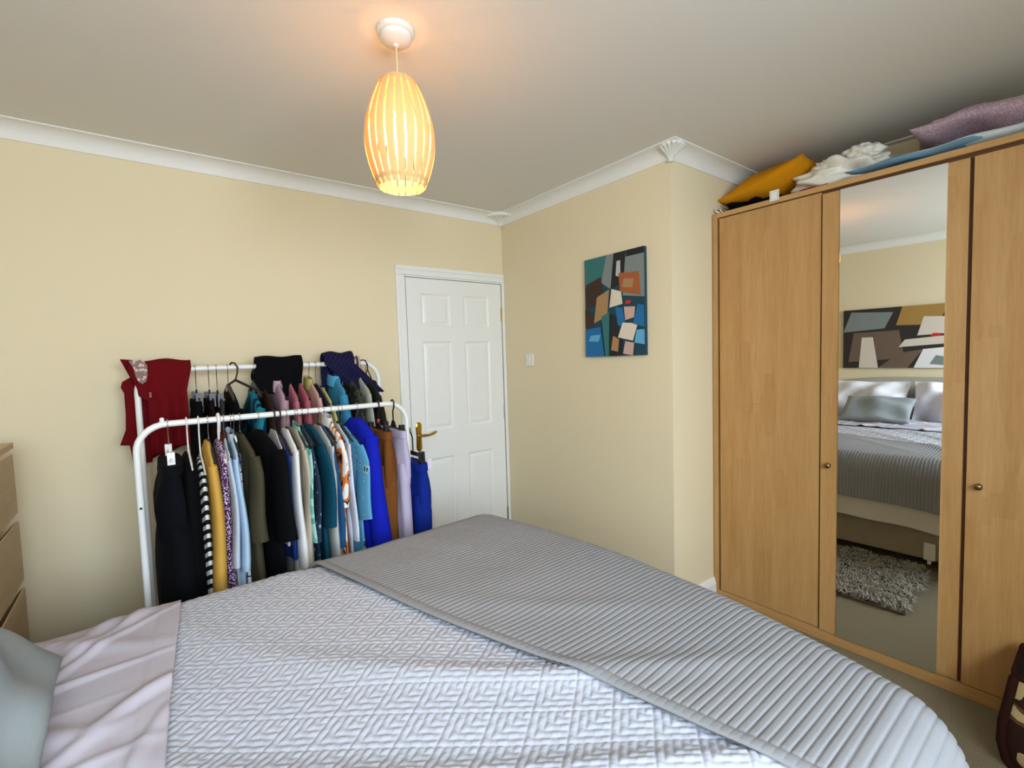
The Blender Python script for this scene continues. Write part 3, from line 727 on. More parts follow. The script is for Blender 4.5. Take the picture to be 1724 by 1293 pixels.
canvas('wall_picture', 'wide sepia and white colour-patch canvas above the headboard, seen in the mirror', (XC, -1.175, 1.21), (0, -1, 0), (0, 0, 1), (1, 0, 0), 1.18, 0.61, 0.022, sep1, [
    (grey, [(0, .62), (.06, .96), (.36, .92), (.30, .66)]), (sep2, [(.04, .10), (.08, .60), (.40, .62), (.44, .16)]), (sep3, [(.12, 0), (.14, .52), (.22, .52), (.26, 0)]),
    (gold, [(.38, .70), (.42, 1), (.70, 1), (.66, .68)]), (sep3, [(.52, .52), (.56, .82), (.70, .80), (.72, .54)]), (red, [(.60, .50), (.62, .55), (.68, .54), (.66, .49)]),
    (sep3, [(.40, .34), (.44, .46), (1, .56), (1, .42)]), (sep2, [(.26, 0), (.40, .24), (.56, .30), (.46, 0)]),
    (white, [(.50, 0), (.56, .30), (1, .38), (1, 0)]), (grey, [(.60, .06), (.64, .20), (.74, .16), (.70, .04)])])

# ------------------------------------------------------------------ ceiling lamp
LX, LY = -1.488, -1.458
def slat_mat():
    t = NT('translucent_cream_slat'); d_ = t.n('ShaderNodeBsdfDiffuse'); tr = t.n('ShaderNodeBsdfTranslucent')
    d_.inputs[0].default_value = lin('#dcc08a'); tr.inputs[0].default_value = lin('#e8c280'); mx = t.n('ShaderNodeMixShader'); mx.inputs[0].default_value = 0.16
    t.l(d_.outputs[0], mx.inputs[1]); t.l(tr.outputs[0], mx.inputs[2]); t.l(mx.outputs[0], t.out.inputs['Surface']); return t.m
M_SLAT = slat_mat()
def emis(name, col, st):
    t = NT(name); e = t.n('ShaderNodeEmission'); e.inputs[0].default_value = lin(col); e.inputs[1].default_value = st; t.l(e.outputs[0], t.out.inputs['Surface']); return t.m
lp = thing('pendant_lamp', (LX, LY, 1.99), 'lit cream slatted pendant lamp shaped like a barrel hanging from the ceiling', 'lamp')
build('ceiling_rose', MB().lathe([(0.058, 0), (0.058, -0.014), (0.054, -0.017), (0.050, -0.017), (0.048, -0.030), (0.036, -0.040), (0.010, -0.044), (0.006, -0.050)], (LX, LY, ZC), 32), M_PLAST, lp, smooth=True, angle=40)
build('cord', MB().tube([(LX, LY, ZC - 0.045), (LX + 0.001, LY, 2.38), (LX, LY, 2.27)], 0.0032, 8), plain('cream_cord', '#cdbf98', 0.6), lp, smooth=True)
build('lamp_holder', MB().lathe([(0.010, 0), (0.016, -0.006), (0.018, -0.05), (0.020, -0.055), (0.020, -0.07), (0.012, -0.072)], (LX, LY, 2.30), 20), M_PLAST, lp, smooth=True, angle=40)
ZS0, ZS1 = 1.998, 2.325
def shade_r(t): return 0.060 + 0.055 * (math.sin(PI * (0.06 + 0.90 * t)) ** 0.9) - 0.013 * t
for k in range(22):
    a0 = 2 * PI * k / 22; rings = []
    ofs = 0.0016 if k % 2 else 0.0
    for q in range(19):
        t = q / 18; z = ZS0 + (ZS1 - ZS0) * t; r = shade_r(t) + ofs; hw = (0.0115 * r / 0.105 + 0.0005) / r
        rings.append([(LX + rr * math.cos(a0 + s_ * hw), LY + rr * math.sin(a0 + s_ * hw), z) for rr, s_ in ((r, -1), (r + 0.0012, 0), (r, 1), (r - 0.001, 1), (r - 0.001, -1))])
    build('slat', MB().loft(rings), M_SLAT, lp, smooth=True, angle=50)
for z, t in ((ZS0 + 0.022, 0.067), (ZS1 - 0.006, 0.985)):
    r = shade_r(t) - 0.003
    build('ring', MB().lathe([(r, -0.008), (r + 0.0015, -0.008), (r + 0.0015, 0.008), (r, 0.008), (r, -0.008)], (LX, LY, z), 40, False, False), M_SLAT, lp, smooth=True, angle=40)
build('added_top_disc', MB().lathe([(0.012, 0.0), (0.046, -0.002), (0.046, -0.004), (0.012, -0.002)], (LX, LY, ZS1 - 0.004), 32, False, False), M_SLAT, lp, smooth=True, angle=40)  # added ring disc, blocks bulb light from the ceiling round the rose
for k in range(3):
    sp_ = MB(); a = 2 * PI * k / 3; sp_.tube([(LX + 0.018 * math.cos(a), LY + 0.018 * math.sin(a), 2.265), (LX + 0.047 * math.cos(a), LY + 0.047 * math.sin(a), ZS1 - 0.008)], 0.0018, 6)
    build('shade_strut', sp_, M_STEEL, lp)
build('bulb', MB().lathe([(0.013, 0.0), (0.017, -0.014), (0.034, -0.038), (0.045, -0.068), (0.045, -0.090), (0.034, -0.116), (0.012, -0.130)], (LX, LY, 2.228), 20), emis('warm_bulb', '#ffba6c', 112), lp, smooth=True, angle=180)

# ------------------------------------------------------------------ garment rack
M_RACK = plain('white_powder_coat', '#ecebe6', 0.35)
YFR, YBR, ZFR, ZBR = -0.58, -0.20, 1.222, 1.434
RXL, RXR, RT = -2.222, -1.100, 0.0125
rack = thing('garment_rack', ((RXL + RXR) / 2, -0.39, 0), 'white tubular clothes rack with two rails standing before the door wall', 'clothes rack')
def arch(y, z, xl, xr):
    R_ = 0.10; pts = [(xl, y, 0.03)]
    pts += [(xl, y, zz) for zz in np.linspace(0.2, z - R_, 5)]
    for k in range(1, 9): a = k / 8 * PI / 2; pts.append((xl + R_ * (1 - math.cos(a)), y, z - R_ + R_ * math.sin(a)))
    for x in np.linspace(xl + R_, xr - R_, 7)[1:-1]: pts.append((x, y, z))
    for k in range(0, 9): a = PI / 2 - k / 8 * PI / 2; pts.append((xr - R_ * (1 - math.cos(a)), y, z - R_ + R_ * math.sin(a)))
    pts += [(xr, y, zz) for zz in np.linspace(z - R_, 0.2, 5)[1:]] + [(xr, y, 0.03)]
    return pts
build('front_rail', MB().tube(arch(YFR, ZFR, RXL, RXR), RT, 14), M_RACK, rack, smooth=True, angle=80)
build('back_rail', MB().tube(arch(YBR, ZBR, RXL + 0.012, RXR + 0.01), RT, 14), M_RACK, rack, smooth=True, angle=80)
for x in (RXL + 0.006, RXR + 0.006):
    build('foot_bar', MB().tube([(x, YFR - 0.06, 0.03), (x, YBR + 0.12, 0.03)], RT, 12), M_RACK, rack, smooth=True, angle=80)
    for y in (YFR - 0.06, YBR + 0.12): build('foot', MB().box(x - 0.018, x + 0.018, y - 0.015, y + 0.015, 0, 0.044, 0.005), M_RACK, rack)
build('rail_stop', MB().lathe([(0.008, 0), (0.008, 0.014), (0.005, 0.018)], (RXL + 0.085, YFR, ZFR + 0.008), 12), M_RACK, rack, smooth=True)
build('leg_hole', MB().tube([(RXL + 0.0, YFR - RT - 0.0005, 0.905), (RXL + 0.0, YFR - RT + 0.002, 0.905)], 0.005, 10), plain('dark_hole', '#333333', 0.8), rack)

# ------------------------------------------------------------------ hangers
M_HBLK = plain('black_hanger_plastic', '#121214', 0.4); M_HWHT = plain('white_hanger_plastic', '#e8e6df', 0.4)
M_HWIRE = plain('chrome_wire', '#c9c9c9', 0.25, 1.0); M_HDRK = plain('dark_plum_hanger', '#2b1519', 0.45)
def rail_group(zr, what): return '%s on the %s rail' % (what, 'front' if abs(zr - ZFR) < 0.01 else 'back') if zr > 1.0 else None
def hook_pts(x, y, z, drop, r=0.019, rot=0.0):
    """hook over a rail at (x, y, z); opens to the far side; ends at the hanger neck below"""
    pts = []
    for k in range(11):
        a = math.radians(-35 + 215 * k / 10)
        pts.append((x, y + r * math.cos(a), z + r * math.sin(a)))
    pts += [(x, y - r * 0.9, z - r * 0.7), (x, y - r * 0.35, z - r * 1.6), (x, y, z - r * 2.1), (x, y, z - drop)]
    return pts
def hanger(X, yr, zr, label, mhook, mbody, w=0.185, drop=0.075, slope=0.065, rot=0.0, thick=0.006, hook_r=0.0019, clips=False, disc=None, group=None):
    h = thing('coat_hanger', (X, yr, zr - drop - slope - 0.02), label, 'hanger', group or rail_group(zr, 'hangers'))
    h.rotation_euler[2] = math.radians(rot)
    rr = RT + hook_r + 0.0025
    build('hook', MB().tube(hook_pts(X, yr, zr + 0.0, drop, rr), hook_r, 8), mhook, h, smooth=True, angle=80)
    mb = MB()
    if clips:
        mb.box(X - thick * 0.6, X + thick * 0.6, yr - w, yr + w, zr - drop - 0.034, zr - drop - 0.022, 0.003)
        mb.prism([(yr - 0.035, zr - drop - 0.024), (yr + 0.035, zr - drop - 0.024), (yr + 0.010, zr - drop + 0.012), (yr - 0.010, zr - drop + 0.012)], 0, X - thick * 0.5, X + thick * 0.5)
    else:
        arm = []
        for k in range(-8, 9):
            t = k / 8; arm.append((X, yr + w * t, zr - drop + 0.004 - slope * abs(t) ** 1.25))
        mb.tube(arm, [thick * (0.75 if abs(k) > 6 else 1.0) for k in range(-8, 9)], 8)
        mb.prism([(yr - 0.030, zr - drop - 0.004), (yr + 0.030, zr - drop - 0.004), (yr + 0.012, zr - drop + 0.014), (yr - 0.012, zr - drop + 0.014)], 0, X - thick * 0.6, X + thick * 0.6)
    b = build('arms', mb, mbody, h, smooth=True, angle=50)
    if clips:
        for s_ in (-0.72, 0.72):
            y = yr + w * s_
            build('clip', MB().prism([(y - 0.014, zr - drop - 0.062), (y + 0.014, zr - drop - 0.062), (y + 0.010, zr - drop - 0.002), (y - 0.010, zr - drop - 0.002)], 0, X - 0.012, X + 0.012), mbody, h)
    if disc:
        mbd = MB(); n = 18
        mbd.loft([[(X + sx * thick * 0.7, yr + 0.0 + 0.013 * math.cos(2 * PI * k / n), zr - drop - 0.012 + 0.013 * math.sin(2 * PI * k / n)) for k in range(n)] for sx in (-1.6, -0.9)]); build('size_disc', mbd, disc, h)
    return h

# ------------------------------------------------------------------ garments
def ring_body(X, y0, z, hw, th, amp, k, ph, n=30, lean=0.0, flat=0.75):
    out = []
    for j in range(n):
        a = 2 * PI * j / n; c, s_ = math.cos(a), math.sin(a)
        yy = hw * math.copysign(abs(c) ** flat, c); f = amp * math.sin(k * yy / max(hw, 0.02) * PI + ph)
        out.append((X + lean + th * math.copysign(abs(s_) ** 0.8, s_) + f, y0 + yy, z))
    return out
def garment(name, label, cat, X, yr, zr, L, mat, w=0.185, th=0.016, sleeve=None, flare=0.0, seed=0, nd=0.070, slope=0.066, amp=0.008, collar=None, lean=0.0, trim=None, spread=20, sw=0.060, group=None, neckw=0.055, yaw=0.0):
    """a shirt, jacket or dress hung across the rail; its edge faces the room. L = length from the neck to the hem"""
    r = random.Random(seed + 100); zn = zr - nd
    t = thing(name, (X, yr, zn - L), label, cat, group or rail_group(zr, 'clothes')); t.rotation_euler[2] = math.radians(yaw)
    ph = r.uniform(0, 6.28); k = r.uniform(1.6, 2.6)
    lv = [(0.0, neckw, 0.35, 0), (0.18 * slope, neckw * 1.25, 0.6, 0), (0.5 * slope, w * 0.62, 0.75, 0.1), (0.85 * slope, w * 0.90, 0.85, 0.15), (slope + 0.008, w * 0.985, 0.95, 0.2), (slope + 0.03, w, 1.0, 0.25)]
    body = slope + 0.03
    for q in range(1, 15):
        u = q / 14; d = body + (L - body) * u
        lv.append((d, w * (1 - 0.10 * math.sin(PI * min(1, u * 1.3)) + flare * u), 1.0 + 0.45 * u, 0.3 + 0.7 * u))
    rings = []
    for d, hw, tf, af in lv:
        rings.append(ring_body(X, yr, zn - d, hw, th * tf, amp * af, k, ph + d * 1.5, lean=lean * d))
    mb = MB().loft(rings, True, True, True)
    b = build('body', mb, mat, t, smooth=True, angle=70)
    if sleeve:
        sl, ends = sleeve, (-1, 1)
        for s_ in ends:
            rg = []; n = 18; nn = 10; a0 = math.radians(spread)
            for q in range(nn):
                u = q / (nn - 1)
                cy_ = yr + s_ * (w * 0.88 + math.sin(a0) * sl * u * (1 - 0.35 * u)); cz_ = zn - slope - 0.012 - math.cos(a0) * sl * u
                ry = sw * (0.55 + 0.45 * min(1, u * 4)) * (1 - 0.22 * u); rx = th * (0.9 + 0.5 * u)
                wob = amp * 0.8 * math.sin(u * 5 + ph)
                rg.append([(X + lean * (zn - cz_) + wob + rx * math.cos(2 * PI * j / n), cy_ + ry * math.sin(2 * PI * j / n) * math.cos(a0), cz_ + ry * math.sin(2 * PI * j / n) * math.sin(a0) * s_ * 0.9) for j in range(n)])
            build('sleeve', MB().loft(rg), mat, t, smooth=True, angle=70)
    if collar:
        cm = MB(); n = 24; rg = []
        for rr, z in ((neckw * 1.25, 0.030), (neckw * 1.22, 0.0), (neckw * 1.0, -0.030), (neckw * 0.9, -0.030), (neckw * 1.0, 0.0), (neckw * 1.02, 0.018)):
            rg.append([(X + th * 1.1 * rr / neckw * math.sin(2 * PI * j / n), yr + rr * math.cos(2 * PI * j / n), zn - 0.012 - z + 0.0 + 0.010 * math.cos(2 * PI * j / n * 1)) for j in range(n)])
        cm.loft(rg, True, False, False); build('collar', cm, collar, t, smooth=True, angle=50)
    if trim:
        build('trim', MB().tube([(X - th * 0.9, yr - w * 0.6, zn - 0.10), (X - th * 1.25, yr - w * 0.55, zn - 0.3), (X - th * 1.6, yr - w * 0.5, zn - L * 0.9)], 0.004, 6), trim, t, smooth=True)
    return t
def trousers(name, label, cat, X, yr, zr, L, mat, w=0.15, th=0.02, nd=0.118, seed=0, legs=2, belt=None, flare=0.0, rotz=0.0, amp=0.006):
    r = random.Random(seed); zn = zr - nd; t = thing(name, (X, yr, zn - L), label, cat, rail_group(zr, 'clothes')); ph = r.uniform(0, 6)
    hip = 0.20
    rings = [ring_body(X, yr, zn - d, hw, tt, amp * min(1, d * 6), 3.0, ph, 30) for d, hw, tt in ((0.0, w * 0.92, th * 0.6), (0.004, w * 0.94, th * 0.7), (0.036, w * 0.95, th * 0.75), (0.04, w * 0.95, th * 0.75), (0.10, w * 1.02, th), (0.15, w * 1.05, th * 1.08), (hip + 0.02, w * 1.04, th * 1.06), (hip + 0.07, w * 0.99, th * 0.98), (hip + 0.09, w * 0.9, th * 0.8))]
    build('seat', MB().loft(rings), mat, t, smooth=True, angle=70)
    build('waistband', MB().loft([ring_body(X, yr, zn - d, hw, tt, 0, 3.0, ph, 30) for d, hw, tt in ((-0.002, w * 0.93, th * 0.66), (-0.003, w * 0.95, th * 0.8), (0.034, w * 0.97, th * 0.88), (0.036, w * 0.95, th * 0.7))]), belt or mat, t, smooth=True, angle=50)
    for s_ in ((-1, 1) if legs == 2 else (0,)):
        rg = []
        for q in range(11):
            u = q / 10; d = hip - 0.04 + (L - hip + 0.04) * u; tp = 0.84 + 0.16 * min(1, u * 5); hw = (w * 0.54 if legs == 2 else w * 1.05) * (1 - 0.12 * u + flare * u) * tp
            rg.append(ring_body(X + 0.004 * s_, yr + s_ * w * (0.50 + 0.06 * u * flare), zn - d, hw, th * (1.06 + 0.12 * u) * tp, amp * min(1, 0.3 + u * 2), 1.6, ph + 2 * u + s_, 22))
        build('leg' if legs == 2 else 'skirt', MB().loft(rg), mat, t, smooth=True, angle=70)
    return t
def draped(name, label, cat, x0, x1, yr, zr, lf, lb, mat, seed=0, rad=0.019, amp=0.008, top=0.0, nx=26, skew=0.0, thick=0.004, parent=None, xl=None, xr=None, arcn=9):
    """cloth laid over a rail: front length lf(u), back length lb(u) (numbers or functions of u)"""
    f = lf if callable(lf) else (lambda u: lf); b = lb if callable(lb) else (lambda u: lb)
    rs = np.random.RandomState(seed); ph = rs.uniform(0, 6, 4)
    rows = []
    for i in range(nx):
        u = i / (nx - 1); row = []
        prof = []
        for q in range(12): prof.append(('b', 1 - q / 12))
        for q in range(arcn): prof.append(('a', q / (arcn - 1)))
        for q in range(1, 15): prof.append(('f', q / 14))
        for kd, s_ in prof:
            if kd == 'a':
                a = s_ * PI; y = yr + rad * math.cos(a); z = zr + (rad + top * (1 + 0.3 * math.sin(u * 9 + ph[0]))) * math.sin(a); dd = 0
            elif kd == 'b': dd = b(u) * s_; y = yr + rad + amp * (dd / 0.15) ** 0.6 * math.sin(u * 8 + ph[1]); z = zr - dd
            else: dd = f(u) * s_; y = yr - rad - amp * (dd / 0.15) ** 0.6 * (0.6 + math.sin(u * 11 + ph[2])); z = zr - dd
            xx0 = x0 + (xl(kd, dd) if xl else 0); xx1 = x1 + (xr(kd, dd) if xr else 0)
            x = xx0 + (xx1 - xx0) * u + (skew * dd if kd == 'f' else 0)
            row.append((x, y, z))
        rows.append(row)
    mb = MB(); n = len(rows[0]); mb.add([p for r_ in rows for p in r_], [(i * n + j, (i + 1) * n + j, (i + 1) * n + j + 1, i * n + j + 1) for i in range(nx - 1) for j in range(n - 1)])
    o = build(name, mb, mat, parent, smooth=True, angle=180, label=label, cat=cat); solidify(o, thick, 0.0); return o

C = cloth
RF = dict(yr=YFR, zr=ZFR); RB_ = dict(yr=YBR, zr=ZBR)
blk = C('jet_black_cloth', '#060608'); navyblk = C('blue_black_cloth', '#08090f')
# front rail, from the left
hanger(-2.12, YFR, ZFR, 'white clip hanger holding the black skirt at the left end of the front rail', M_HWIRE, M_HWHT, 0.17, 0.095, clips=True)
trousers('skirt', 'black knee-length skirt clipped at the left end of the front rail', 'skirt', -2.12, YFR, ZFR, 0.72, navyblk, 0.185, 0.050, nd=0.145, legs=1, flare=0.25, amp=0.016)
hanger(-2.058, YFR, ZFR, 'thin white hanger of the long black dress on the front rail', M_HWHT, M_HWHT, 0.17, 0.12, 0.05, thick=0.004, hook_r=0.003)
garment('dress', 'long plain black dress between the black skirt and the striped dress', 'dress', -2.062, L=1.02, mat=blk, w=0.17, th=0.030, flare=0.20, seed=1, nd=0.125, amp=0.012, **RF)
M_STR = pattern('black_white_stripes', 'stripe', '#e8e6de', '#111114', None, 9.5, rot=(0.42, 0.0, 0))
hanger(-2.018, YFR, ZFR, 'white hanger of the striped dress on the front rail', M_HWHT, M_HWHT, 0.17, 0.14, 0.055, thick=0.004, hook_r=0.003)
garment('dress', 'black and white diagonally striped dress beside the mustard cardigan', 'dress', -2.024, L=0.93, mat=M_STR, w=0.175, th=0.014, flare=0.08, seed=2, nd=0.155, **RF)
hanger(-1.986, YFR, ZFR, 'wire hanger of the mustard cardigan', M_HWIRE, M_HBLK, drop=0.09)
garment('cardigan', 'mustard yellow cardigan hanging beside the striped dress', 'cardigan', -1.993, L=0.80, mat=C('mustard_knit', '#c79a45', 600), w=0.185, th=0.019, sleeve=0.58, spread=6, seed=3, nd=0.085, **RF)
hanger(-1.948, YFR, ZFR, 'thick white plastic hanger of the purple dress', M_HWHT, M_HWHT, 0.18, 0.10, 0.06, thick=0.009, hook_r=0.0065)
garment('dress', 'purple dress with a white speckled print beside the mustard cardigan', 'dress', -1.952, L=0.88, mat=pattern('purple_speckle', 'dots', '#4a1f4c', '#d9c6d6', None, 150), w=0.185, th=0.022, flare=0.14, seed=4, nd=0.085, **RF)
hanger(-1.930, YFR, ZFR, 'wire hanger of the pale grey blue shirt', M_HWIRE, M_HBLK)
garment('shirt', 'pale grey blue shirt in front of the purple dress', 'shirt', -1.934, L=0.62, mat=C('pale_grey_blue', '#b9c3d2'), w=0.19, th=0.010, sleeve=0.42, spread=7, seed=5, collar=C('rust_collar', '#5a2418'), **RF)
hanger(-1.904, YFR, ZFR, 'wire hanger of the light blue shirt', M_HWIRE, M_HBLK)
garment('shirt', 'light sky blue shirt between pale grey blue shirt and olive jacket', 'shirt', -1.910, L=0.66, mat=C('sky_blue', '#a9c4dc'), w=0.195, th=0.012, sleeve=0.44, spread=9, seed=6, collar=C('sky_collar', '#aab9c8'), **RF)
hanger(-1.893, YFR, ZFR, 'black hanger of the white checked blouse', M_HWIRE, M_HBLK, 0.11)
garment('blouse', 'white blouse with a thin navy check below the light blue shirt', 'blouse', -1.896, L=0.80, mat=pattern('white_navy_check', 'check', '#e6e6ea', '#1c2348', None, 26), w=0.115, th=0.012, flare=0.65, seed=7, **RF)
hanger(-1.871, YFR, ZFR, 'black hanger of the olive shirt', M_HWIRE, M_HBLK, rot=5)
garment('shirt', 'olive brown short-sleeved shirt beside the black jacket', 'shirt', -1.872, L=0.74, mat=C('olive_brown', '#45402f'), w=0.200, th=0.022, sleeve=0.34, spread=12, sw=0.085, seed=8, yaw=5, **RF)
hanger(-1.801, YFR, ZFR, 'black hanger of the black jacket', M_HWIRE, M_HBLK, rot=10)
garment('jacket', 'black jacket with wide sleeves between olive shirt and white blouse', 'jacket', -1.802, L=0.72, mat=C('black_suit', '#08080c'), w=0.195, th=0.022, sleeve=0.38, spread=17, sw=0.100, seed=9, yaw=10, nd=0.06, **RF)
hanger(-1.735, YFR, ZFR, 'dark plum hanger of the grey vest', M_HDRK, M_HDRK, hook_r=0.0035)
garment('vest', 'narrow pale grey vest beside the black jacket', 'vest', -1.742, L=0.48, mat=C('pale_grey_vest', '#c8c4c6'), w=0.17, th=0.008, seed=10, **RF)
hanger(-1.712, YFR, ZFR, 'dark plum hanger of the navy blue top', M_HDRK, M_HDRK, drop=0.10, hook_r=0.0035)
garment('top', 'navy blue sleeveless top beside the long white blouse', 'top', -1.720, L=0.52, mat=C('navy_blue', '#16306e'), w=0.18, th=0.012, seed=11, nd=0.095, **RF)
hanger(-1.685, YFR, ZFR, 'wire hanger of the long white blouse', M_HWIRE, M_HBLK)
garment('blouse', 'long plain white blouse between the navy top and beige tunic', 'blouse', -1.692, L=0.92, mat=C('white_cotton', '#e9e8e6', vary=0.03), w=0.185, th=0.014, sleeve=0.5, spread=3, seed=12, flare=0.06, **RF)
hanger(-1.650, YFR, ZFR, 'wire hanger of the beige tunic', M_HWIRE, M_HBLK)
garment('tunic', 'beige linen tunic beside the long white blouse', 'tunic', -1.658, L=0.88, mat=C('beige_linen', '#b9ab97', 400), w=0.178, th=0.012, sleeve=0.5, spread=3, seed=13, flare=0.05, **RF)
hanger(-1.640, YFR, ZFR, 'wire hanger of the mint blouse', M_HWIRE, M_HBLK)
garment('blouse', 'mint green blotched blouse beside the beige tunic', 'blouse', -1.645, L=0.74, mat=pattern('mint_blotch', 'camo', '#79b9ab', '#a9d6cd', '#5fa697', 9), w=0.188, th=0.008, sleeve=0.40, spread=6, seed=14, collar=C('mint', '#8fcabc'), **RF)
hanger(-1.620, YFR, ZFR, 'wire hanger of the dark leaf-print shirt', M_HWIRE, M_HBLK)
garment('shirt', 'dark slate shirt with pale leaf print beside the mint blouse', 'shirt', -1.626, L=0.72, mat=pattern('slate_leaf', 'leaf', '#27364a', '#8fa3b4', '#5c7389', 34), w=0.188, th=0.009, sleeve=0.40, spread=8, seed=15, **RF)
hanger(-1.594, YFR, ZFR, 'wire hanger of the teal t-shirt', M_HWIRE, M_HBLK)
garment('t_shirt', 'dark petrol teal t-shirt with wide sleeves in the middle of the front rail', 't-shirt', -1.594, L=0.70, mat=C('petrol_teal', '#0d4459'), w=0.195, th=0.016, sleeve=0.36, spread=13, sw=0.092, seed=16, yaw=3, nd=0.06, **RF)
hanger(-1.545, YFR, ZFR, 'wire hanger of the grey and cream knit', M_HWIRE, M_HBLK)
garment('jumper', 'pale grey fine-knit jumper beside the teal t-shirt', 'jumper', -1.552, L=0.80, mat=C('pale_grey_knit', '#b3b6b2', 300), w=0.192, th=0.013, sleeve=0.55, spread=5, seed=17, **RF)
hanger(-1.522, YFR, ZFR, 'dark hanger of the mid blue tunic', M_HWIRE, M_HBLK)
garment('tunic', 'mid blue tunic glimpsed between grey jumper and floral dress', 'tunic', -1.538, L=0.84, mat=C('mid_blue', '#22507c'), w=0.188, th=0.012, sleeve=0.45, spread=9, seed=18, **RF)
hanger(-1.49, YFR, ZFR, 'wire hanger of the orange leaf-print dress', M_HWIRE, M_HBLK)
garment('dress', 'white dress with bold orange and black leaf print on the front rail', 'dress', -1.507, L=0.90, mat=pattern('orange_leaf', 'bold', '#e9e4dc', '#e0792f', '#1a1516', 24, stretch=(1.0, 1.3, 0.5), rot=(0.5, 0, 0)), w=0.192, th=0.016, sleeve=0.30, spread=6, sw=0.07, seed=19, nd=0.045, collar=C('white_collar', '#d9d4cc'), flare=0.04, **RF)
hanger(-1.455, YFR, ZFR, 'wire hanger of the white blouse beside the floral dress', M_HWIRE, M_HBLK)
garment('blouse', 'white sleeved blouse between the floral dress and blue leaf shirt', 'blouse', -1.470, L=0.60, mat=C('cool_white', '#d5dbe6'), w=0.190, th=0.009, sleeve=0.44, spread=4, seed=20, **RF)
hanger(-1.440, YFR, ZFR, 'wire hanger of the light blue leaf shirt', M_HWIRE, M_HBLK, drop=0.09, rot=6)
garment('shirt', 'light blue shirt with dark leaf sprigs beside the royal blue dress', 'shirt', -1.442, L=0.80, mat=pattern('blue_sprig', 'leaf', '#5b9cbd', '#1f4a55', '#9fb9bd', 20, stretch=(1, 1.6, 0.7), rot=(0.5, 0, 0)), w=0.190, th=0.013, sleeve=0.34, spread=13, sw=0.080, seed=21, yaw=6, nd=0.085, **RF)
hanger(-1.366, YFR, ZFR, 'wire hanger of the royal blue dress', M_HWIRE, M_HBLK, 0.15, rot=7)
garment('dress', 'long royal blue dress between light blue shirt and brown trousers', 'dress', -1.368, L=0.90, mat=C('royal_blue', '#1420a8', vary=0.2), w=0.165, th=0.036, sleeve=0.62, spread=7, sw=0.06, seed=22, yaw=7, nd=0.055, flare=0.10, amp=0.012, **RF)
hb_ = hanger(-1.255, YFR, ZFR, 'black clip hanger with a red collar holding the brown trousers', M_HBLK, M_HBLK, 0.14, 0.095, clips=True, hook_r=0.004)
build('red_collar', MB().tube([(-1.255, YFR, ZFR - 0.072), (-1.255, YFR, ZFR - 0.092)], 0.008, 10), plain('red_plastic', '#a11a1a', 0.4), hb_, smooth=True)
trousers('trousers', 'loose rust brown trousers beside the royal blue dress', 'trousers', -1.262, YFR, ZFR, 0.72, C('rust_brown', '#75471f', vary=0.2), 0.16, 0.040, nd=0.125, seed=3, amp=0.014)
hanger(-1.175, YFR, ZFR, 'black clip hanger of the lilac jeans', M_HBLK, M_HBLK, 0.14, 0.10, clips=True, hook_r=0.004)
trousers('jeans', 'pale lilac cropped jeans near the right end of the front rail', 'jeans', -1.180, YFR, ZFR, 0.56, C('pale_lilac_denim', '#b9b1c9', 700), 0.155, 0.030, nd=0.130, seed=5, amp=0.006)
# royal blue jeans hanging lower, off the right leg of the rack
JX, JY, JZ = -1.062, -0.56, 0.95
hj = thing('coat_hanger', (JX, JY, JZ - 0.06), 'black clip hanger hooked on the right leg of the rack above the blue jeans', 'hanger')
build('hook', MB().tube([(JX - 0.052, JY + 0.0, 1.065), (JX - 0.046, JY - 0.018, 1.085), (JX - 0.022, JY - 0.018, 1.082), (JX - 0.012, JY, 1.06), (JX, JY, 1.03), (JX, JY, JZ)], 0.004, 8), M_HBLK, hj, smooth=True, angle=80)
build('arms', MB().box(JX - 0.006, JX + 0.006, JY - 0.13, JY + 0.13, JZ - 0.018, JZ + 0.004, 0.004), M_HBLK, hj)
for s_ in (-0.1, 0.1): build('clip', MB().prism([(JY + s_ - 0.016, JZ - 0.05), (JY + s_ + 0.016, JZ - 0.05), (JY + s_ + 0.011, JZ + 0.014), (JY + s_ - 0.011, JZ + 0.014)], 0, JX - 0.013, JX + 0.013), M_HBLK, hj)
build('paper_tag', MB().box(JX + 0.016, JX + 0.040, JY - 0.135, JY - 0.133, JZ - 0.075, JZ - 0.02), C('lilac_tag', '#d8cfe0'), hj)
trousers('jeans', 'bright royal blue jeans hanging off the right end of the rack before the door', 'jeans', JX, JY, JZ, 0.62, C('royal_denim', '#122a86', 700, vary=0.25), 0.14, 0.046, nd=0.05, seed=8, amp=0.006)

# back rail, from the left
M_RED = C('dark_red_jersey', '#640a10', 700)
rd = thing('dress', (-2.12, YBR, 1.0), 'dark red dress with floral lace panel slung over the left end of the rack', 'dress')
draped('front_panel', None, None, -2.205, -2.006, YBR, ZBR + 0.004, lambda u: 0.40 - 0.05 * u, lambda u: 0.30, M_RED, 2, 0.022, 0.010, 0.018, thick=0.006, parent=rd,
       xl=lambda kd, d: -0.030 * math.exp(-(d / 0.06) ** 2) + (0.03 if kd == 'f' and d > 0.12 else 0), xr=lambda kd, d: -0.022 * min(1, d / 0.1))
tail = [(-2.262, 1.487), (-2.245, 1.44), (-2.232, 1.405), (-2.262, 1.385), (-2.268, 1.36), (-2.258, 1.335), (-2.258, 1.24), (-2.262, 1.17), (-2.285, 1.105), (-2.252, 1.098), (-2.244, 1.012), (-2.175, 1.012), (-2.172, 1.05), (-2.145, 1.05), (-2.14, 1.2), (-2.15, 1.36), (-2.16, 1.46), (-2.20, 1.480)]
mb = MB()
ctr = (-2.20, 1.25)
rings = []
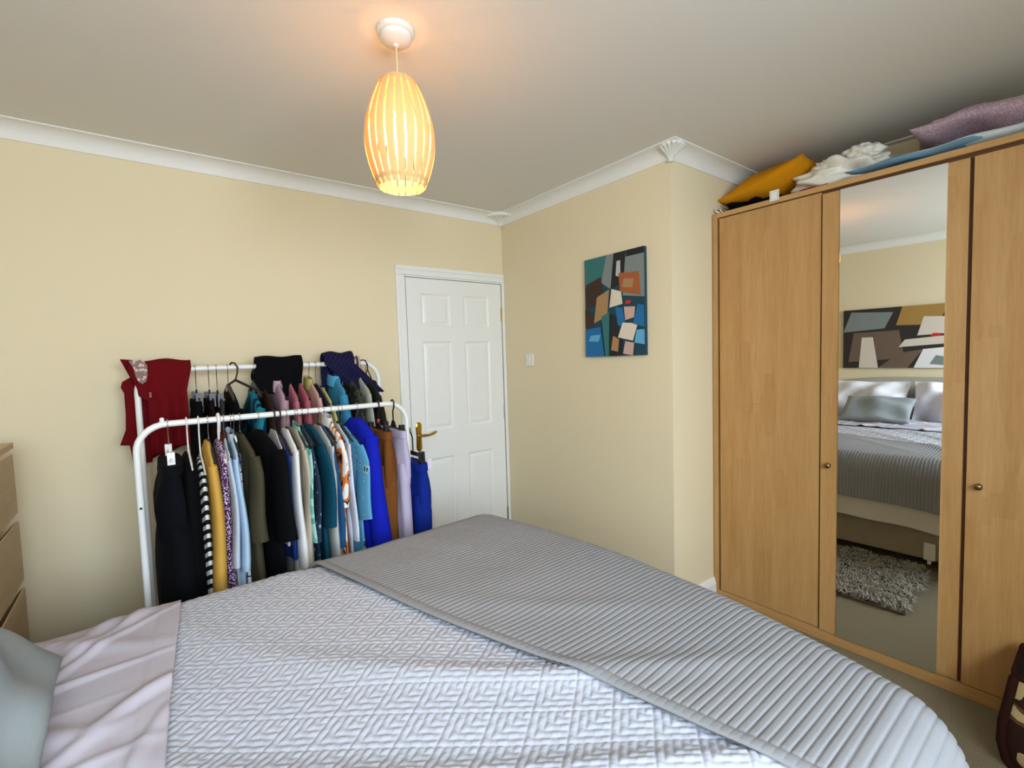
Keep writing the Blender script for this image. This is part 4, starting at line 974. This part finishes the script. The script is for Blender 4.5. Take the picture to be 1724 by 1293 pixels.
for yy, s_ in ((-0.150, 0.98), (-0.154, 1.0), (-0.166, 1.0), (-0.170, 0.98)):
    rings.append([(ctr[0] + (x - ctr[0]) * s_, yy + 0.010 * math.sin(x * 60 + z * 9) - (0.035 if z > 1.44 else 0) * (z - 1.44) / 0.05, ctr[1] + (z - ctr[1]) * s_) for x, z in tail])
mb.loft(rings); build('back_panel', mb, M_RED, rd, smooth=True, angle=40)
lace = [(-2.232, 1.478), (-2.205, 1.484), (-2.180, 1.478), (-2.168, 1.455), (-2.170, 1.41), (-2.176, 1.385), (-2.190, 1.374), (-2.204, 1.385), (-2.212, 1.41), (-2.217, 1.445)]
mb = MB(); mb.loft([[(x, yy, z) for x, z in lace] for yy in (YBR - 0.034, YBR - 0.037)])
build('lace_panel', mb, pattern('floral_lace', 'dots', '#8c6f6a', '#cbb6ac', None, 70), rd, label='pale floral lace panel')
for z in (1.330, 1.322, 1.314): build('button', MB().lathe([(0.004, 0), (0.005, 0.002), (0.003, 0.004)], (-2.165, YBR - 0.036, z), 8), C('pale_button', '#c9aaa8'), rd)

hanger(-1.990, YBR, ZBR, 'black clip hanger nearest the red dress on the back rail', M_HWIRE, M_HBLK, 0.15, 0.11, clips=True)
trousers('trousers', 'black trousers clipped beside the red dress on the back rail', 'trousers', -1.995, YBR, ZBR, 0.85, blk, 0.155, 0.026, nd=0.15, seed=11)
hanger(-1.938, YBR, ZBR, 'black clip hanger of the dark maroon trousers on the back rail', M_HWIRE, M_HBLK, 0.15, 0.115, clips=True)
trousers('trousers', 'very dark maroon trousers on the back rail', 'trousers', -1.943, YBR, ZBR, 0.85, C('dark_maroon', '#1c0a0d'), 0.155, 0.020, nd=0.15, seed=12)
hanger(-1.905, YBR, ZBR, 'black clip hanger of the charcoal trousers on the back rail', M_HWIRE, M_HBLK, 0.15, 0.12, clips=True)
trousers('trousers', 'charcoal grey striped trousers on the back rail', 'trousers', -1.902, YBR, ZBR, 0.85, C('charcoal', '#35322f'), 0.155, 0.018, nd=0.155, seed=13)
hanger(-1.858, YBR, ZBR, 'black hanger with a pink size disc on the back rail', M_HWIRE, M_HBLK, 0.17, 0.095, thick=0.010, disc=plain('pink_disc', '#c79a93', 0.5))
garment('jacket', 'black jacket on the hanger with the pink size disc', 'jacket', -1.850, L=0.62, mat=blk, w=0.18, th=0.022, sleeve=0.5, spread=5, seed=31, nd=0.115, **RB_)
# empty plum hanger hooked at an angle in front
eh = thing('coat_hanger', (-1.80, -0.27, 1.29), 'slanted dark plum plastic hanger with its arm raised over the teal blouse', 'hanger')
build('hook', MB().tube([(-1.845, YBR + 0.012, ZBR + 0.012), (-1.838, YBR, ZBR + 0.024), (-1.826, YBR - 0.014, ZBR + 0.020), (-1.816, YBR - 0.022, ZBR), (-1.820, YBR - 0.026, ZBR - 0.03), (-1.830, YBR - 0.030, ZBR - 0.062)], 0.0042, 8), M_HDRK, eh, smooth=True, angle=80)
build('arms', MB().tube([(-1.86, YBR - 0.012, ZBR - 0.085), (-1.83, YBR - 0.030, ZBR - 0.062), (-1.78, YBR - 0.08, ZBR - 0.095), (-1.73, YBR - 0.13, ZBR - 0.130)], [0.003, 0.0045, 0.0042, 0.004], 8, flat=1.6), M_HDRK, eh, smooth=True, angle=80)
M_TEALP = pattern('teal_bold_print', 'bold', '#10202e', '#128094', '#0d2f55', 8, stretch=(1, 1.3, 0.8))
hanger(-1.745, YBR, ZBR, 'black hanger with a teal size disc on the back rail', M_HWIRE, M_HBLK, 0.17, 0.085, thick=0.010, disc=plain('teal_disc', '#1f8aa0', 0.5))
garment('blouse', 'teal and black bold-print blouse on the back rail beside the lilac shirt', 'blouse', -1.755, L=0.62, mat=M_TEALP, w=0.185, th=0.024, sleeve=0.30, spread=12, sw=0.075, seed=32, nd=0.125, **RB_)
garment('cardigan', 'dark brown cardigan shoulder between teal blouse and lilac shirt', 'cardigan', -1.705, L=0.60, mat=C('dark_brown_knit', '#2e2015'), w=0.188, th=0.014, sleeve=0.45, spread=5, seed=33, nd=0.115, **RB_)
for X, lab, col, sd, ndv, th_, coll in ((-1.645, 'dusty lilac shirt beside the dark brown cardigan on the back rail', '#a98a98', 34, 0.085, 0.022, '#b79aa8'),
                                 (-1.585, 'rose pink shirt between the lilac and salmon shirts', '#b26a76', 35, 0.095, 0.016, None),
                                 (-1.535, 'deeper salmon pink blouse on the back rail', '#a95865', 36, 0.095, 0.018, None),
                                 (-1.485, 'pale peach cardigan beside the salmon pink blouse', '#cfa193', 37, 0.085, 0.014, '#c4b468')):
    hanger(X + 0.006, YBR, ZBR, 'wire hanger of the ' + lab.split(' on the')[0].split(' beside')[0].split(' between')[0], M_HWIRE, M_HBLK, drop=ndv + 0.006, slope=0.078)
    garment('shirt' if 'shirt' in lab else ('blouse' if 'blouse' in lab else 'cardigan'), lab, 'shirt' if 'shirt' in lab else ('blouse' if 'blouse' in lab else 'cardigan'), X, L=0.62, mat=C('fabric_%d' % sd, col), w=0.188, th=th_, sleeve=0.48, spread=7, seed=sd, nd=ndv, collar=C('collar_%d' % sd, coll) if coll else None, slope=0.075, **RB_)
hanger(-1.445, YBR, ZBR, 'black hanger of the navy circle-print top', M_HWIRE, M_HBLK, drop=0.116, slope=0.083)
garment('top', 'navy top with pale circle print on the back rail', 'top', -1.450, L=0.60, mat=pattern('navy_circles', 'leaf', '#141a33', '#aab3c4', '#2b3560', 17), w=0.188, th=0.013, sleeve=0.3, spread=9, seed=38, nd=0.11, slope=0.08, **RB_)
hanger(-1.418, YBR, ZBR, 'black hanger of the pale yellow top', M_HWIRE, M_HBLK, drop=0.131, slope=0.083)
garment('top', 'pale yellow top between the navy and light blue shirts on the back rail', 'top', -1.420, L=0.58, mat=C('pale_yellow', '#cfc873'), w=0.190, th=0.011, sleeve=0.32, spread=8, seed=39, nd=0.125, slope=0.08, **RB_)
hanger(-1.345, YBR, ZBR, 'black hanger of the cornflower blue shirt', M_HWIRE, M_HBLK, drop=0.082, slope=0.083)
garment('shirt', 'cornflower blue collared shirt on the back rail', 'shirt', -1.350, L=0.64, mat=C('cornflower', '#3d87ad'), w=0.190, th=0.024, sleeve=0.5, spread=8, seed=40, nd=0.075, slope=0.08, collar=C('cornflower_collar', '#4f9cc0'), **RB_)
hanger(-1.265, YBR, ZBR, 'black hanger of the camouflage jacket', M_HWIRE, M_HBLK, drop=0.092, slope=0.083)
garment('jacket', 'dark camouflage-print jacket beside the cornflower shirt', 'jacket', -1.272, L=0.66, mat=pattern('dark_camo', 'camo', '#1d1f1a', '#3c3d2f', '#0f1114', 14), w=0.190, th=0.022, sleeve=0.5, spread=8, seed=41, nd=0.085, slope=0.08, **RB_)
hanger(-1.212, YBR, ZBR, 'black hanger of the pale sage shirt', M_HWIRE, M_HBLK, drop=0.087, slope=0.083)
garment('shirt', 'pale sage grey shirt near the right end of the back rail', 'shirt', -1.218, L=0.62, mat=C('pale_sage', '#a9ad9d'), w=0.192, th=0.015, sleeve=0.5, spread=8, seed=42, nd=0.08, slope=0.08, **RB_)
hanger(-1.165, YBR, ZBR, 'black hanger of the dark olive jacket', M_HWIRE, M_HBLK, drop=0.097, slope=0.083)
garment('jacket', 'dark olive jacket at the right end of the back rail', 'jacket', -1.168, L=0.60, mat=C('dark_olive', '#24231a'), w=0.195, th=0.020, sleeve=0.45, spread=10, seed=43, nd=0.09, slope=0.08, **RB_)
# clothes laid over the back rail
draped('jumper', 'black jumper folded over the middle of the back rail', 'jumper', -1.735, -1.515, YBR, ZBR, lambda u: 0.150 - 0.010 * math.sin(u * 6), 0.14, blk, 4, 0.034, 0.010, 0.012, thick=0.010,
       xl=lambda kd, d: -0.018 * math.sin(min(1, d / 0.1) * PI), xr=lambda kd, d: -0.02 * d / 0.15)
M_NAVYS = pattern('navy_pinstripe_knit', 'stripe', '#0e0d2a', '#1a1740', None, 16, rot=(0, 0.9, 0))
draped('scarf', 'dark navy scarf laid over the right of the back rail', 'scarf', -1.405, -1.245, YBR, ZBR, lambda u: 0.160 + 0.01 * u, 0.16, M_NAVYS, 6, 0.046, 0.014, 0.016, skew=0.95, thick=0.009)
draped('camisole', 'striped brown camisole over the back rail beside the navy scarf', 'camisole', -1.295, -1.205, YBR, ZBR, lambda u: 0.085 + 0.03 * u, 0.12, pattern('brown_stripe', 'bold', '#3a2026', '#cdbda8', '#55323a', 22, stretch=(3, 0.2, 0.2)), 8, 0.026, 0.004, 0.012, thick=0.004)
br = thing('bra', (-1.155, YBR, 1.30), 'black bra hooked by its straps over the right end of the back rail', 'bra')
st = MB()
st.tube([(-1.190, YBR + 0.012, ZBR + 0.004), (-1.186, YBR, ZBR + 0.019), (-1.172, YBR - 0.016, ZBR + 0.015), (-1.160, YBR - 0.02, ZBR - 0.01), (-1.163, YBR - 0.022, ZBR - 0.04), (-1.185, YBR - 0.03, ZBR - 0.085)], 0.005, 6, flat=0.5)
st.tube([(-1.163, YBR - 0.022, ZBR - 0.036), (-1.148, YBR - 0.028, ZBR - 0.08), (-1.135, YBR - 0.03, ZBR - 0.13)], 0.005, 6, flat=0.5)
build('strap', st, blk, br, smooth=True, angle=80)
for x, z in ((-1.185, 1.325), (-1.138, 1.290)): weld(build('cup', pillow_mb((x, YBR - 0.035, z), 0.024, 0.018, 0.045, (math.radians(12), 0, 0), 12, 0, 1, 0.0, 0.5), blk, br))

# ------------------------------------------------------------------ printed pouffe before the wardrobe
M_PRINT = pattern('cream_brown_leaf_print', 'bold', '#b59c6e', '#2c170d', '#5e3f22', 11, 0.85)
M_EDGE = C('dark_brown_binding', '#2b120b', 500)
pf = thing('pouffe', (0.20, -2.90, 0), 'square fabric pouffe in cream and brown print before the right wardrobe door', 'pouffe')
PCX, PCY, PHX, PHY, PH = 0.200, -2.875, 0.150, 0.200, 0.325
def pf_ring(z, f, n=40):
    out = []
    for k in range(n):
        a = 2 * PI * k / n; c, s_ = math.cos(a), math.sin(a); p = 0.22
        out.append((PCX + PHX * f * math.copysign(abs(c) ** p, c), PCY + PHY * f * math.copysign(abs(s_) ** p, s_), z))
    return out
PROF = [(0.004, 0.90), (0.03, 0.98), (0.09, 1.04), (0.16, 1.03), (0.24, 0.97), (PH - 0.012, 0.92), (PH - 0.002, 0.90)]
build('fabric_body', MB().loft([pf_ring(z, f) for z, f in PROF]), M_PRINT, pf, smooth=True, angle=50)
build('seat_top', MB().loft([pf_ring(PH - 0.004, 0.90), pf_ring(PH + 0.006, 0.86), pf_ring(PH + 0.014, 0.6), pf_ring(PH + 0.016, 0.2)]), C('dark_seat', '#1d1714'), pf, smooth=True, angle=60)
for sx in (-1, 1):
    for sy_ in (-1, 1):
        build('edge_binding', MB().tube([(PCX + sx * PHX * f * 0.965, PCY + sy_ * PHY * f * 0.965, z) for z, f in PROF], 0.013, 8), M_EDGE, pf, smooth=True, angle=80)
build('top_binding', MB().tube([p for p in pf_ring(PH - 0.004, 0.905)] + [pf_ring(PH - 0.004, 0.905)[0]], 0.008, 8), M_EDGE, pf, smooth=True, angle=80)
